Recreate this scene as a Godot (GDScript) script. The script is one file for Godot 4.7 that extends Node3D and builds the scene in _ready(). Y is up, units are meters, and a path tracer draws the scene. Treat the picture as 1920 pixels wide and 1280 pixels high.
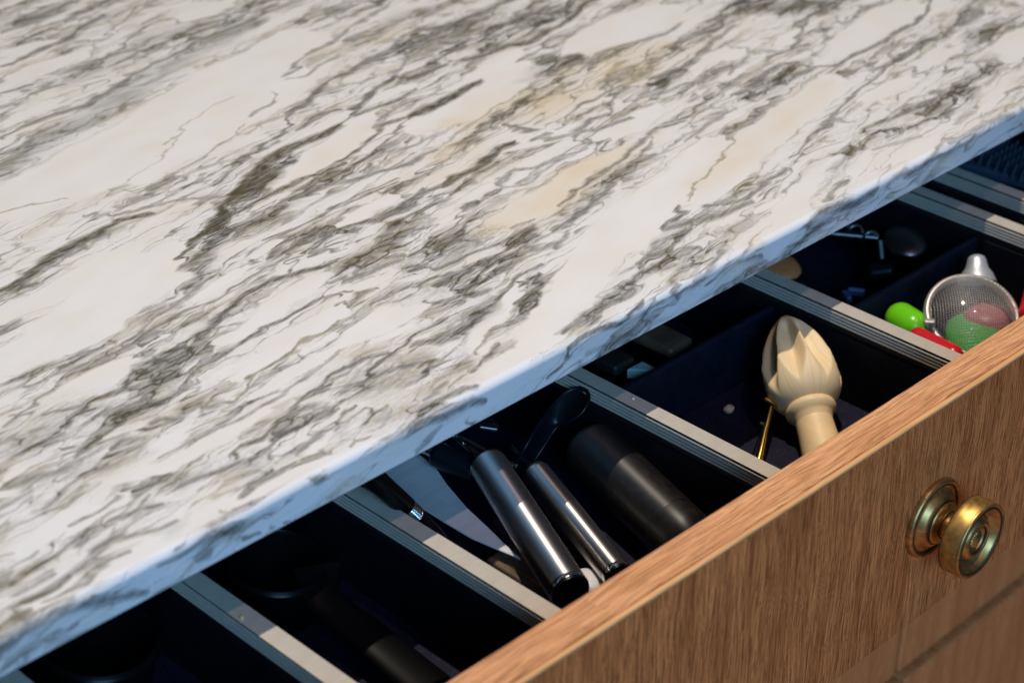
extends Node3D
# A marble worktop with an open cutlery drawer under it, seen close up.  Origin: underside of the worktop's front edge; x along the edge, z towards the room, metres.

const TOP := 0.0165          # worktop thickness
const ROUND := 0.0036        # its eased front edge
const FRONT := 0.1016        # inner face of the drawer front
const RAIL_Y := -0.042       # top of the divider rails
const FLOOR_Y := -0.092      # drawer floor
const TEX_W := 2048
const TEX_H := 1360
const MAP_X := -275.0        # the part of the slab that the stone picture covers, mm
const MAP_T := -530.0
const MAP_W := 830.0
const MAP_H := 551.0

var mat := {}
var used := {}

# ------------------------------------------------------------------ mesh building

class Shape:
	var v := PackedVector3Array()
	var n := PackedVector3Array()
	var t := PackedVector2Array()
	var i := PackedInt32Array()

	func point(p: Vector3, nn: Vector3, uv := Vector2.ZERO) -> int:
		v.append(p)
		n.append(nn)
		t.append(uv)
		return v.size() - 1

	func tri(a: int, b: int, c: int) -> void:
		var turn := (v[b] - v[a]).cross(v[c] - v[a])
		if turn.length_squared() < 1e-22:
			return
		if turn.dot(n[a] + n[b] + n[c]) > 0.0:
			i.append_array(PackedInt32Array([a, c, b]))
		else:
			i.append_array(PackedInt32Array([a, b, c]))

	func quad(a: int, b: int, c: int, d: int) -> void:
		tri(a, b, c)
		tri(a, c, d)

	func flat_quad(a: Vector3, b: Vector3, c: Vector3, d: Vector3, nn: Vector3, uvs := []) -> void:
		var u: Array = uvs if uvs else [Vector2(0, 0), Vector2(1, 0), Vector2(1, 1), Vector2(0, 1)]
		quad(point(a, nn, u[0]), point(b, nn, u[1]), point(c, nn, u[2]), point(d, nn, u[3]))

	# a sheet of points, rows x columns, its normals from its neighbours
	func sheet(rows: Array, closed: bool, out_from := Vector3.INF, centres := []) -> void:
		var h := rows.size()
		var w: int = rows[0].size()
		var first := v.size()
		var away := 0.0
		var ns := PackedVector3Array()
		for r in h:
			for c in w:
				var left: Vector3 = rows[r][(c - 1 + w) % w] if closed or c > 0 else rows[r][c]
				var right: Vector3 = rows[r][(c + 1) % w] if closed or c < w - 1 else rows[r][c]
				var down: Vector3 = rows[maxi(r - 1, 0)][c]
				var up: Vector3 = rows[mini(r + 1, h - 1)][c]
				var k := (right - left).cross(up - down)
				if k.length_squared() < 1e-26:
					var q := mini(r + 1, h - 1) if r == 0 else r - 1
					left = rows[q][(c - 1 + w) % w]
					right = rows[q][(c + 1) % w]
					k = (right - left).cross(up - down)
				k = k.normalized()
				ns.append(k)
				if out_from != Vector3.INF:
					away += k.dot((rows[r][c] as Vector3) - out_from)
		var s := -1.0 if away < 0.0 else 1.0
		if centres:
			for r in h:
				for c in w:
					if ns[r * w + c].dot(rows[r][c] - centres[r]) < 0.0:
						ns[r * w + c] = -ns[r * w + c]
		for r in h:
			for c in w:
				point(rows[r][c], ns[r * w + c] * s, Vector2(float(c) / w, float(r) / maxi(h - 1, 1)))
		for r in h - 1:
			for c in (w if closed else w - 1):
				var d := (c + 1) % w
				quad(first + r * w + c, first + r * w + d, first + (r + 1) * w + d, first + (r + 1) * w + c)

	# profile of (radius, height) turned round the local z axis of at; outside is to the right of the way up
	func lathe(profile: Array, at: Transform3D, seg := 48) -> void:
		var k := profile.size()
		var dirs := []
		for j in k - 1:
			var d: Vector2 = (profile[j + 1] - profile[j]).normalized()
			dirs.append(Vector2(d.y, -d.x))
		var length := 0.0
		for j in k - 1:
			var step: float = (profile[j + 1] as Vector2).distance_to(profile[j])
			var na: Vector2 = dirs[j]
			var nb: Vector2 = dirs[j]
			if j > 0 and dirs[j - 1].dot(dirs[j]) > 0.5:
				na = (dirs[j] + dirs[j - 1]).normalized()
			if j < k - 2 and dirs[j + 1].dot(dirs[j]) > 0.5:
				nb = (dirs[j] + dirs[j + 1]).normalized()
			var first := v.size()
			for c in seg + 1:
				var a := TAU * c / seg
				var e := Vector3(cos(a), sin(a), 0)
				var p: Vector2 = profile[j]
				var q: Vector2 = profile[j + 1]
				point(at * (e * p.x + Vector3(0, 0, p.y)), (at.basis * (e * na.x + Vector3(0, 0, na.y))).normalized(), Vector2(float(c) / seg, length))
				point(at * (e * q.x + Vector3(0, 0, q.y)), (at.basis * (e * nb.x + Vector3(0, 0, nb.y))).normalized(), Vector2(float(c) / seg, length + step))
			for c in seg:
				var b := first + c * 2
				quad(b, b + 1, b + 3, b + 2)
			length += step

	# a tube along points; radii gives (across, along up) per point
	func tube(path: Array, radii: Array, seg := 12, up := Vector3.UP, caps := true) -> void:
		var rows := []
		var mid := Vector3.ZERO
		for k in path.size():
			mid += path[k] / path.size()
		for k in path.size():
			var d: Vector3 = (path[mini(k + 1, path.size() - 1)] - path[maxi(k - 1, 0)]).normalized()
			var side := d.cross(up).normalized()
			var top := side.cross(d).normalized()
			var r: Vector2 = radii[mini(k, radii.size() - 1)]
			var ring := []
			for c in seg:
				var a := TAU * c / seg
				ring.append(path[k] + side * cos(a) * r.x + top * sin(a) * r.y)
			rows.append(ring)
		sheet(rows, true, Vector3.INF, path)
		if caps:
			for e in [0, path.size() - 1]:
				var out: Vector3 = (path[e] - path[1 if e == 0 else e - 1]).normalized()
				var m := point(path[e], out)
				for c in seg:
					tri(m, point(rows[e][c], out), point(rows[e][(c + 1) % seg], out))

	# a box with rounded edges
	func box(centre: Vector3, size: Vector3, r: float, turn := Basis.IDENTITY, uv_scale := 1.0) -> void:
		var h := size * 0.5
		r = minf(r, h[h.min_axis_index()] * 0.999)
		for axis in 3:
			var a := (axis + 1) % 3
			var b := (axis + 2) % 3
			var ka := [-h[a], -h[a] + r * 0.3, -h[a] + r, h[a] - r, h[a] - r * 0.3, h[a]]
			var kb := [-h[b], -h[b] + r * 0.3, -h[b] + r, h[b] - r, h[b] - r * 0.3, h[b]]
			for s in [-1.0, 1.0]:
				var first := v.size()
				for x in ka:
					for y in kb:
						var p := Vector3.ZERO
						p[axis] = h[axis] * s
						p[a] = x
						p[b] = y
						var q := Vector3(clampf(p.x, r - h.x, h.x - r), clampf(p.y, r - h.y, h.y - r), clampf(p.z, r - h.z, h.z - r))
						var d := (p - q).normalized()
						var uv := Vector2(p[b], p[a]) if axis == 1 else Vector2(p.x, -p.y) if axis == 2 else Vector2(p.z, -p.y)
						point(centre + turn * (q + d * r), turn * d, uv * uv_scale)
				for x in 5:
					for y in 5:
						var c := first + x * 6 + y
						quad(c, c + 1, c + 7, c + 6)

	# a flat outline (in the x-z plane of at) with thickness along its y, top and bottom edges eased
	func plate(outline: PackedVector2Array, thick: float, ease_by: float, at := Transform3D.IDENTITY) -> void:
		var k := outline.size()
		if Geometry2D.is_polygon_clockwise(outline):
			outline.reverse()
		var inner := PackedVector2Array()
		for c in k:
			var e1 := (outline[c] - outline[(c - 1 + k) % k]).normalized()
			var e2 := (outline[(c + 1) % k] - outline[c]).normalized()
			var m := (e1 + e2).normalized()
			inner.append(outline[c] + Vector2(-m.y, m.x) * -ease_by)
		if Geometry2D.offset_polygon(outline, -ease_by).size() and absf(_area(inner)) > absf(_area(outline)):
			for c in k:
				inner[c] = outline[c] * 2.0 - inner[c]
		var faces := Geometry2D.triangulate_polygon(inner)
		for s in [0.0, 1.0]:
			var y: float = thick * s
			var nn := at.basis.y * (1.0 if s > 0 else -1.0)
			var first := v.size()
			for c in k:
				point(at * Vector3(inner[c].x, y, inner[c].y), nn, inner[c] * 10.0)
			for f in range(0, faces.size(), 3):
				tri(first + faces[f], first + faces[f + 1], first + faces[f + 2])
		var cen := Vector2.ZERO
		for p in outline:
			cen += p / k
		for c in k:
			var d := (c + 1) % k
			var e := (outline[d] - outline[c]).normalized()
			var o := Vector2(e.y, -e.x)
			if Geometry2D.is_point_in_polygon((outline[c] + outline[d]) * 0.5 + o * 1e-5, outline):
				o = -o
			var side := (at.basis * Vector3(o.x, 0, o.y)).normalized()
			var lo := minf(ease_by, thick * 0.49)
			var ring := [[inner[c], inner[d], 0.0], [outline[c], outline[d], lo], [outline[c], outline[d], thick - lo], [inner[c], inner[d], thick]]
			for j in 3:
				var nn2: Vector3 = side if j == 1 else (side + at.basis.y * (float(j) - 1.0)).normalized()
				var a1: Vector2 = ring[j][0]
				var b1: Vector2 = ring[j][1]
				var a2: Vector2 = ring[j + 1][0]
				var b2: Vector2 = ring[j + 1][1]
				flat_quad(at * Vector3(a1.x, ring[j][2], a1.y), at * Vector3(b1.x, ring[j][2], b1.y), at * Vector3(b2.x, ring[j + 1][2], b2.y), at * Vector3(a2.x, ring[j + 1][2], a2.y), nn2)

	static func _area(p: PackedVector2Array) -> float:
		var a := 0.0
		for c in p.size():
			a += p[c].cross(p[(c + 1) % p.size()])
		return a * 0.5

	# a bumpy pebble
	func pebble(centre: Vector3, r: Vector3, seed_at: int, rough := 0.15, turn := Basis.IDENTITY, rings := 10) -> void:
		var noise := FastNoiseLite.new()
		noise.seed = seed_at
		noise.frequency = 0.8
		var rows := []
		for k in rings + 1:
			var b := PI * k / rings
			var ring := []
			for c in rings * 2:
				var a := TAU * c / (rings * 2)
				var e := Vector3(sin(b) * cos(a), cos(b), sin(b) * sin(a))
				ring.append(centre + turn * (e * r * (1.0 + rough * noise.get_noise_3dv(e * 2.0))))
			rows.append(ring)
		sheet(rows, true, centre)

	func mesh() -> ArrayMesh:
		var arrays := []
		arrays.resize(Mesh.ARRAY_MAX)
		arrays[Mesh.ARRAY_VERTEX] = v
		arrays[Mesh.ARRAY_NORMAL] = n
		arrays[Mesh.ARRAY_TEX_UV] = t
		arrays[Mesh.ARRAY_INDEX] = i
		var m := ArrayMesh.new()
		m.add_surface_from_arrays(Mesh.PRIMITIVE_TRIANGLES, arrays)
		return m


func numbered(called: String) -> String:
	var k: int = used.get(called, 0)
	used[called] = k + 1
	return called if k == 0 else "%s_%03d" % [called, k]


func obj(called: String, shape: Shape, material: Material, parent: Node = self) -> MeshInstance3D:
	var o := MeshInstance3D.new()
	o.name = numbered(called) if parent == self else called
	o.mesh = shape.mesh()
	o.material_override = material
	parent.add_child(o, true)
	return o


func tag(o: Node, label: String, category: String, group := "") -> Node:
	o.set_meta("label", label)
	o.set_meta("category", category)
	if group:
		o.set_meta("group", group)
	return o


func thing(called: String, label: String, category: String, at := Vector3.ZERO, group := "") -> Node3D:
	var o := Node3D.new()
	o.name = numbered(called)
	add_child(o)
	o.position = at
	tag(o, label, category, group)
	return o


# the frame at p whose z axis runs along dir
func along(p: Vector3, dir: Vector3, up := Vector3.UP) -> Transform3D:
	var z := dir.normalized()
	var x := up.cross(z).normalized()
	return Transform3D(Basis(x, z.cross(x), z), p)


func lin(r: float, g: float, b: float) -> Color:
	return Color(r, g, b).linear_to_srgb()


func paint(r: float, g: float, b: float, rough: float, metal := 0.0) -> StandardMaterial3D:
	var m := StandardMaterial3D.new()
	m.albedo_color = lin(r, g, b)
	m.roughness = rough
	m.metallic = metal
	return m


func noise_of(at_seed: int, freq: float, octaves: int, kind := FastNoiseLite.TYPE_SIMPLEX_SMOOTH) -> FastNoiseLite:
	var f := FastNoiseLite.new()
	f.seed = at_seed
	f.noise_type = kind
	f.frequency = freq
	f.fractal_type = FastNoiseLite.FRACTAL_FBM if octaves > 1 else FastNoiseLite.FRACTAL_NONE
	f.fractal_octaves = octaves
	return f


func rows_in_parallel(rows: int, job: Callable, w: int) -> PackedByteArray:
	var parts := []
	parts.resize(rows)
	var id := WorkerThreadPool.add_group_task(func(r: int) -> void: parts[r] = job.call(r), rows)
	WorkerThreadPool.wait_for_group_task_completion(id)
	var all := PackedByteArray()
	for p in parts:
		all.append_array(p)
	return all


func picture(w: int, h: int, job: Callable) -> ImageTexture:
	return ImageTexture.create_from_image(Image.create_from_data(w, h, false, Image.FORMAT_RGB8, rows_in_parallel(h, job, w)))


# ------------------------------------------------------------------ the stone

var m_vein := PackedFloat32Array()    # full size: how dark
var m_warm := PackedFloat32Array()    # and how olive
var m_haze := PackedFloat32Array()    # half size
var m_clear := PackedFloat32Array()
var m_tan := PackedFloat32Array()
var m_grey := PackedFloat32Array()
const HW := 1024
const HH := 680


func spread(map: PackedFloat32Array, w: int, h: int, path: Array, width: float, amount: float, soft: float, warm_map := PackedFloat32Array(), warm := 0.0) -> PackedFloat32Array:
	var k := w / MAP_W
	var reach := width * 0.5 * (1.0 + soft) + 0.8
	var total := 0.0
	for s in path.size() - 1:
		total += (path[s + 1] as Vector2).distance_to(path[s])
	var gone := 0.0
	for s in path.size() - 1:
		var a: Vector2 = path[s]
		var b: Vector2 = path[s + 1]
		var ab := b - a
		var len2 := maxf(ab.length_squared(), 0.01)
		var x0 := clampi(int((minf(a.x, b.x) - reach - MAP_X) * k), 0, w - 1)
		var x1 := clampi(int((maxf(a.x, b.x) + reach - MAP_X) * k) + 1, 0, w - 1)
		var y0 := clampi(int((minf(a.y, b.y) - reach - MAP_T) * k), 0, h - 1)
		var y1 := clampi(int((maxf(a.y, b.y) + reach - MAP_T) * k) + 1, 0, h - 1)
		for y in range(y0, y1 + 1):
			for x in range(x0, x1 + 1):
				var p := Vector2(x / k + MAP_X, y / k + MAP_T)
				var f := clampf((p - a).dot(ab) / len2, 0.0, 1.0)
				var d := p.distance_to(a + ab * f)
				if d > reach:
					continue
				var along_it := (gone + f * sqrt(len2)) / maxf(total, 0.01)
				var thin := 0.55 + 0.45 * sin(PI * clampf(along_it * 0.9 + 0.05, 0.0, 1.0))
				var edge := width * 0.5 * thin
				var g := 1.0 - smoothstep(edge * (1.0 - soft), edge * (1.0 + soft) + 0.5, d)
				g *= amount
				var at := y * w + x
				if g > map[at]:
					map[at] = g
					if warm_map:
						m_warm[at] = warm
		gone += sqrt(len2)
	return map


func vein(path: Array, width: float, dark: float, warm: float) -> void:
	m_vein = spread(m_vein, TEX_W, TEX_H, path, width * 1.15, dark, 0.8, m_warm, warm)


func haze(path: Array, width: float, amount: float) -> void:
	m_haze = spread(m_haze, HW, HH, path, width, amount, 0.8)


func clear_patch(path: Array, width: float, amount: float) -> void:
	m_clear = spread(m_clear, HW, HH, path, width, amount, 0.35)


func tan_patch(path: Array, width: float, amount: float) -> void:
	m_tan = spread(m_tan, HW, HH, path, width, amount, 0.7)


func grey_band(path: Array, width: float, amount: float) -> void:
	m_grey = spread(m_grey, HW, HH, path, width, amount, 0.7)


func lay_veins() -> void:
	vein([Vector2(-22, -350), Vector2(-8, -354), Vector2(19, -356), Vector2(35, -355), Vector2(63, -366), Vector2(79, -374), Vector2(91, -375), Vector2(136, -386), Vector2(210, -394), Vector2(224, -394)], 3.21, 0.5, 0.3)
	vein([Vector2(-31, -336), Vector2(-13, -338), Vector2(12, -345)], 1.69, 0.35, 0.3)
	vein([Vector2(12, -402), Vector2(31, -399)], 2.09, 0.5, 0.3)
	vein([Vector2(22, -389), Vector2(40, -387)], 2.76, 0.45, 0.3)
	vein([Vector2(49, -401), Vector2(70, -404), Vector2(87, -403), Vector2(107, -417), Vector2(121, -422), Vector2(143, -426)], 1.6, 0.5, 0.3)
	vein([Vector2(143, -426), Vector2(148, -412), Vector2(167, -411), Vector2(191, -415), Vector2(201, -415)], 2.21, 0.35, 0.3)
	vein([Vector2(32, -433), Vector2(41, -432), Vector2(55, -438), Vector2(79, -439), Vector2(99, -452), Vector2(120, -459)], 3.44, 0.6, 0.3)
	vein([Vector2(83, -434), Vector2(99, -427), Vector2(110, -437), Vector2(126, -444), Vector2(155, -459)], 1.45, 0.45, 0.3)
	vein([Vector2(62, -399), Vector2(91, -426)], 1.02, 0.25, 1)
	vein([Vector2(87, -482), Vector2(100, -481), Vector2(117, -489)], 4.65, 0.35, 0.3)
	vein([Vector2(72, -496), Vector2(101, -505)], 2.51, 0.3, 0.3)
	vein([Vector2(61, -478), Vector2(81, -476)], 3.19, 0.3, 0.3)
	vein([Vector2(137, -312), Vector2(146, -314), Vector2(165, -324), Vector2(204, -336)], 2.05, 0.45, 0.3)
	vein([Vector2(137, -308), Vector2(147, -303), Vector2(159, -308), Vector2(182, -311)], 1.83, 0.4, 0.3)
	vein([Vector2(87, -281), Vector2(115, -288), Vector2(121, -300)], 1.45, 0.4, 0.3)
	vein([Vector2(82, -274), Vector2(67, -265), Vector2(36, -256), Vector2(7, -250), Vector2(-8, -251), Vector2(-15, -257)], 0.939, 0.35, 0.3)
	vein([Vector2(-16, -259), Vector2(-1, -266), Vector2(31, -277), Vector2(49, -292), Vector2(58, -297), Vector2(85, -306), Vector2(100, -307)], 0.639, 0.25, 1)
	vein([Vector2(163, -290), Vector2(103, -266)], 2.57, 0.6, 0.3)
	vein([Vector2(132, -254), Vector2(118, -256), Vector2(99, -251)], 2.42, 0.55, 0.3)
	vein([Vector2(120, -240), Vector2(79, -236), Vector2(63, -231), Vector2(30, -216), Vector2(16, -210), Vector2(-8, -193)], 5.46, 0.85, 0.7)
	vein([Vector2(103, -266), Vector2(89, -254), Vector2(52, -241), Vector2(34, -232), Vector2(21, -228)], 1.73, 0.6, 0.3)
	vein([Vector2(87, -202), Vector2(72, -199), Vector2(61, -203), Vector2(49, -200), Vector2(32, -200), Vector2(19, -199)], 3.42, 0.7, 0.8)
	vein([Vector2(75, -189), Vector2(62, -188), Vector2(52, -189), Vector2(37, -189)], 2.15, 0.5, 0.3)
	vein([Vector2(-41, -247), Vector2(-30, -236), Vector2(-20, -232), Vector2(-7, -230), Vector2(7, -224), Vector2(12, -220), Vector2(21, -217)], 2.73, 0.4, 0.3)
	vein([Vector2(-112, -210), Vector2(-75, -222), Vector2(-60, -226), Vector2(-46, -225), Vector2(-34, -229), Vector2(-25, -226), Vector2(-15, -224)], 4.68, 0.75, 0.7)
	vein([Vector2(-69, -276), Vector2(-52, -275), Vector2(-36, -267)], 1.04, 0.3, 1)
	vein([Vector2(204, -336), Vector2(220, -340), Vector2(256, -354), Vector2(263, -356)], 1.95, 0.45, 0.3)
	vein([Vector2(162, -288), Vector2(190, -297), Vector2(214, -300), Vector2(232, -301), Vector2(242, -296), Vector2(283, -304), Vector2(306, -306), Vector2(315, -306)], 4.81, 0.58, 0.3)
	vein([Vector2(273, -281), Vector2(308, -280), Vector2(329, -280)], 3.38, 0.6, 0.3)
	vein([Vector2(232, -256), Vector2(242, -254), Vector2(257, -254), Vector2(273, -250), Vector2(339, -267), Vector2(353, -270)], 3.94, 0.72, 0.6)
	vein([Vector2(236, -297), Vector2(237, -285), Vector2(243, -279), Vector2(251, -279)], 4.09, 0.5, 0.3)
	vein([Vector2(272, -240), Vector2(284, -244), Vector2(296, -244)], 2.2, 0.5, 0.3)
	vein([Vector2(120, -240), Vector2(138, -252), Vector2(163, -262), Vector2(182, -268), Vector2(187, -259), Vector2(202, -260), Vector2(215, -259)], 3.2, 0.68, 0.3)
	vein([Vector2(182, -268), Vector2(203, -281), Vector2(223, -287), Vector2(236, -297)], 2.89, 0.4, 0.3)
	vein([Vector2(132, -245), Vector2(164, -243), Vector2(179, -247)], 3.6, 0.6, 0.6)
	vein([Vector2(212, -228), Vector2(186, -226), Vector2(154, -221)], 5.56, 0.85, 0.6)
	vein([Vector2(154, -221), Vector2(136, -222), Vector2(114, -215), Vector2(99, -208), Vector2(89, -205)], 2.51, 0.65, 0.8)
	vein([Vector2(154, -221), Vector2(107, -200), Vector2(75, -189)], 1.12, 0.6, 0.6)
	vein([Vector2(151, -236), Vector2(134, -224), Vector2(121, -218)], 1.3, 0.4, 0.3)
	vein([Vector2(156, -237), Vector2(158, -236)], 5.71, 0.3, 2)
	vein([Vector2(214, -203), Vector2(191, -198), Vector2(170, -192), Vector2(152, -190), Vector2(130, -181)], 1.7, 0.3, 0.8)
	vein([Vector2(130, -181), Vector2(107, -179), Vector2(74, -187)], 1.98, 0.5, 0.3)
	vein([Vector2(268, -229), Vector2(272, -222), Vector2(269, -213), Vector2(272, -206), Vector2(281, -206), Vector2(298, -208), Vector2(340, -205), Vector2(362, -207)], 3.01, 0.45, 0.3)
	vein([Vector2(211, -162), Vector2(231, -169), Vector2(250, -171), Vector2(266, -170), Vector2(270, -162)], 1.99, 0.5, 0.3)
	vein([Vector2(282, -165), Vector2(295, -163), Vector2(310, -162)], 3.67, 0.5, 0.3)
	vein([Vector2(251, -164), Vector2(238, -155), Vector2(234, -146), Vector2(220, -150), Vector2(205, -148), Vector2(194, -140), Vector2(194, -134)], 3, 0.5, 0.3)
	vein([Vector2(236, -138), Vector2(219, -138), Vector2(209, -142), Vector2(195, -148), Vector2(184, -150), Vector2(180, -154), Vector2(190, -156)], 3.2, 0.45, 0.3)
	vein([Vector2(258, -150), Vector2(293, -147)], 2.76, 0.4, 0.3)
	vein([Vector2(184, -178), Vector2(184, -168), Vector2(188, -164)], 5.85, 0.55, 0.3)
	vein([Vector2(172, -158), Vector2(160, -158), Vector2(133, -151), Vector2(117, -151), Vector2(108, -149)], 4.18, 0.78, 0.6)
	vein([Vector2(108, -149), Vector2(94, -150), Vector2(82, -145), Vector2(62, -141), Vector2(40, -149)], 2.67, 0.6, 0.3)
	vein([Vector2(56, -166), Vector2(73, -168), Vector2(92, -167)], 1.78, 0.5, 0.3)
	vein([Vector2(96, -119), Vector2(124, -125), Vector2(133, -133), Vector2(145, -136), Vector2(159, -131), Vector2(174, -132), Vector2(190, -129)], 1.96, 0.45, 0.3)
	vein([Vector2(97, -121), Vector2(106, -123)], 3.55, 0.6, 0.3)
	vein([Vector2(116, -123), Vector2(123, -125)], 3.1, 0.6, 0.3)
	vein([Vector2(126, -126), Vector2(137, -121), Vector2(155, -127)], 1.71, 0.35, 0.3)
	vein([Vector2(254, -114), Vector2(236, -119), Vector2(220, -113), Vector2(206, -111), Vector2(185, -104), Vector2(167, -100), Vector2(134, -91)], 2.9, 0.5, 0.3)
	vein([Vector2(226, -109), Vector2(189, -97)], 1.77, 0.45, 0.3)
	vein([Vector2(179, -94), Vector2(165, -88), Vector2(142, -83), Vector2(114, -75)], 3.35, 0.5, 0.3)
	vein([Vector2(98, -91), Vector2(113, -91)], 1.69, 0.4, 0.3)
	vein([Vector2(177, -49), Vector2(168, -44), Vector2(152, -41)], 2.39, 0.6, 0.3)
	vein([Vector2(341, -189), Vector2(360, -191), Vector2(381, -194)], 2.68, 0.35, 0.3)
	vein([Vector2(458, -169), Vector2(441, -165), Vector2(423, -162), Vector2(405, -151), Vector2(378, -138), Vector2(371, -138)], 2.26, 0.5, 0.3)
	vein([Vector2(415, -142), Vector2(409, -132), Vector2(398, -130)], 2.2, 0.4, 0.3)
	vein([Vector2(371, -138), Vector2(359, -149), Vector2(355, -165)], 3.23, 0.3, 0.3)
	vein([Vector2(321, -138), Vector2(345, -147), Vector2(355, -149)], 1.86, 0.4, 0.3)
	vein([Vector2(308, -161), Vector2(333, -170), Vector2(380, -184)], 3.45, 0.5, 0.7)
	vein([Vector2(364, -121), Vector2(366, -113), Vector2(371, -106), Vector2(381, -105), Vector2(396, -106), Vector2(417, -105), Vector2(461, -110), Vector2(480, -115), Vector2(503, -126)], 2.81, 0.6, 0.3)
	vein([Vector2(304, -116), Vector2(336, -124), Vector2(353, -126), Vector2(364, -121)], 3.57, 0.55, 0.3)
	vein([Vector2(328, -114), Vector2(332, -107), Vector2(346, -110), Vector2(364, -111)], 2.39, 0.5, 0.3)
	vein([Vector2(235, -98), Vector2(285, -107)], 2.47, 0.4, 0.3)
	vein([Vector2(292, -97), Vector2(224, -66), Vector2(201, -59), Vector2(181, -50)], 0.924, 0.35, 1.2)
	vein([Vector2(399, -84), Vector2(380, -78), Vector2(355, -74), Vector2(340, -71), Vector2(305, -58), Vector2(283, -52), Vector2(265, -47), Vector2(258, -48)], 2.06, 0.5, 0.3)
	vein([Vector2(306, -60), Vector2(316, -58), Vector2(319, -52)], 2.27, 0.4, 0.3)
	vein([Vector2(317, -40), Vector2(344, -37), Vector2(372, -37), Vector2(390, -33)], 3.29, 0.5, 0.3)
	vein([Vector2(258, -10), Vector2(232, -1)], 2.4, 0.45, 0.3)
	vein([Vector2(250, -41), Vector2(203, -32), Vector2(181, -42)], 2.55, 0.5, 0.3)
	vein([Vector2(151, -39), Vector2(168, -37), Vector2(177, -30), Vector2(204, -28)], 5.08, 0.5, 0.3)
	vein([Vector2(481, -90), Vector2(512, -93)], 5.84, 0.45, 0.3)
	vein([Vector2(420, -86), Vector2(445, -90), Vector2(457, -85)], 4.03, 0.5, 0.3)
	vein([Vector2(382, -87), Vector2(397, -83), Vector2(424, -87)], 3.75, 0.4, 0.3)
	vein([Vector2(433, -55), Vector2(446, -47), Vector2(441, -34), Vector2(415, -27)], 4.32, 0.3, 0.3)
	vein([Vector2(384, -42), Vector2(388, -32)], 6.67, 0.5, 0.3)
	vein([Vector2(413, -14), Vector2(430, -12)], 2.02, 0.4, 0.3)
	vein([Vector2(357, -11), Vector2(378, -14)], 3.9, 0.25, 0.3)
	vein([Vector2(301, -21), Vector2(333, -13)], 3.26, 0.25, 0.3)
	vein([Vector2(-134, -128), Vector2(-112, -132), Vector2(-101, -132)], 1.08, 0.35, 1)
	vein([Vector2(-170, -121), Vector2(-162, -119)], 1.22, 0.35, 1)
	vein([Vector2(-100, -132), Vector2(-66, -142), Vector2(-34, -163)], 2.03, 0.4, 0.3)
	vein([Vector2(-98, -131), Vector2(-96, -124), Vector2(-86, -126)], 1.19, 0.6, 0.3)
	vein([Vector2(-81, -130), Vector2(-70, -135), Vector2(-61, -136), Vector2(-48, -134), Vector2(-37, -138), Vector2(4, -146)], 1.42, 0.45, 0.3)
	vein([Vector2(-8, -193), Vector2(-22, -186), Vector2(-33, -179), Vector2(-36, -172)], 3.06, 0.7, 0.6)
	vein([Vector2(19, -124), Vector2(6, -125), Vector2(-14, -131), Vector2(-28, -129), Vector2(-44, -124), Vector2(-58, -121), Vector2(-68, -118), Vector2(-76, -112)], 3.56, 0.7, 0.3)
	vein([Vector2(-76, -112), Vector2(-116, -96), Vector2(-122, -91), Vector2(-139, -86), Vector2(-147, -82)], 1.87, 0.5, 0.3)
	vein([Vector2(-61, -115), Vector2(-76, -104), Vector2(-87, -100)], 0.828, 0.45, 0.8)
	vein([Vector2(-78, -116), Vector2(-85, -117), Vector2(-101, -109), Vector2(-123, -104)], 1.12, 0.6, 0.3)
	vein([Vector2(-123, -102), Vector2(-119, -99)], 1.29, 0.5, 0.3)
	vein([Vector2(-5, -97), Vector2(-11, -103), Vector2(-42, -101), Vector2(-49, -102), Vector2(-71, -95), Vector2(-79, -94), Vector2(-96, -91), Vector2(-108, -86)], 2.07, 0.58, 0.3)
	vein([Vector2(-17, -83), Vector2(-27, -80), Vector2(-39, -80), Vector2(-51, -75), Vector2(-72, -73), Vector2(-78, -71), Vector2(-87, -65), Vector2(-95, -63), Vector2(-100, -65)], 1.45, 0.5, 1)
	vein([Vector2(-37, -60), Vector2(-48, -59), Vector2(-97, -48), Vector2(-110, -49), Vector2(-118, -51), Vector2(-142, -49)], 1.56, 0.38, 0.3)
	vein([Vector2(-45, -51), Vector2(-52, -50), Vector2(-60, -45), Vector2(-68, -45), Vector2(-77, -40), Vector2(-97, -33), Vector2(-106, -31), Vector2(-112, -33), Vector2(-121, -29)], 2.26, 0.62, 0.3)
	vein([Vector2(-67, -26), Vector2(-77, -26), Vector2(-81, -32), Vector2(-86, -35)], 1.96, 0.5, 0.3)
	vein([Vector2(-73, -18), Vector2(-86, -20), Vector2(-106, -14)], 1.67, 0.45, 0.3)
	vein([Vector2(-145, -122), Vector2(-153, -120), Vector2(-159, -115), Vector2(-176, -111)], 1.23, 0.45, 0.3)
	vein([Vector2(-151, -97), Vector2(-157, -95), Vector2(-161, -96)], 2.6, 0.65, 0.3)
	vein([Vector2(-134, -105), Vector2(-143, -103), Vector2(-156, -106)], 2.01, 0.45, 0.3)
	vein([Vector2(-121, -84), Vector2(-127, -85), Vector2(-144, -82), Vector2(-153, -79), Vector2(-164, -73)], 1.94, 0.5, 0.3)
	vein([Vector2(-164, -91), Vector2(-182, -91)], 2.86, 0.45, 0.3)
	vein([Vector2(-94, -87), Vector2(-104, -82), Vector2(-111, -81)], 1.14, 0.5, 0.3)
	vein([Vector2(-112, -90), Vector2(-123, -89)], 1.45, 0.5, 0.3)
	vein([Vector2(115, -71), Vector2(106, -67), Vector2(95, -67), Vector2(63, -76), Vector2(49, -77)], 3.4, 0.4, 0.3)
	vein([Vector2(106, -66), Vector2(98, -63)], 3.03, 0.5, 0.3)
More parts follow.
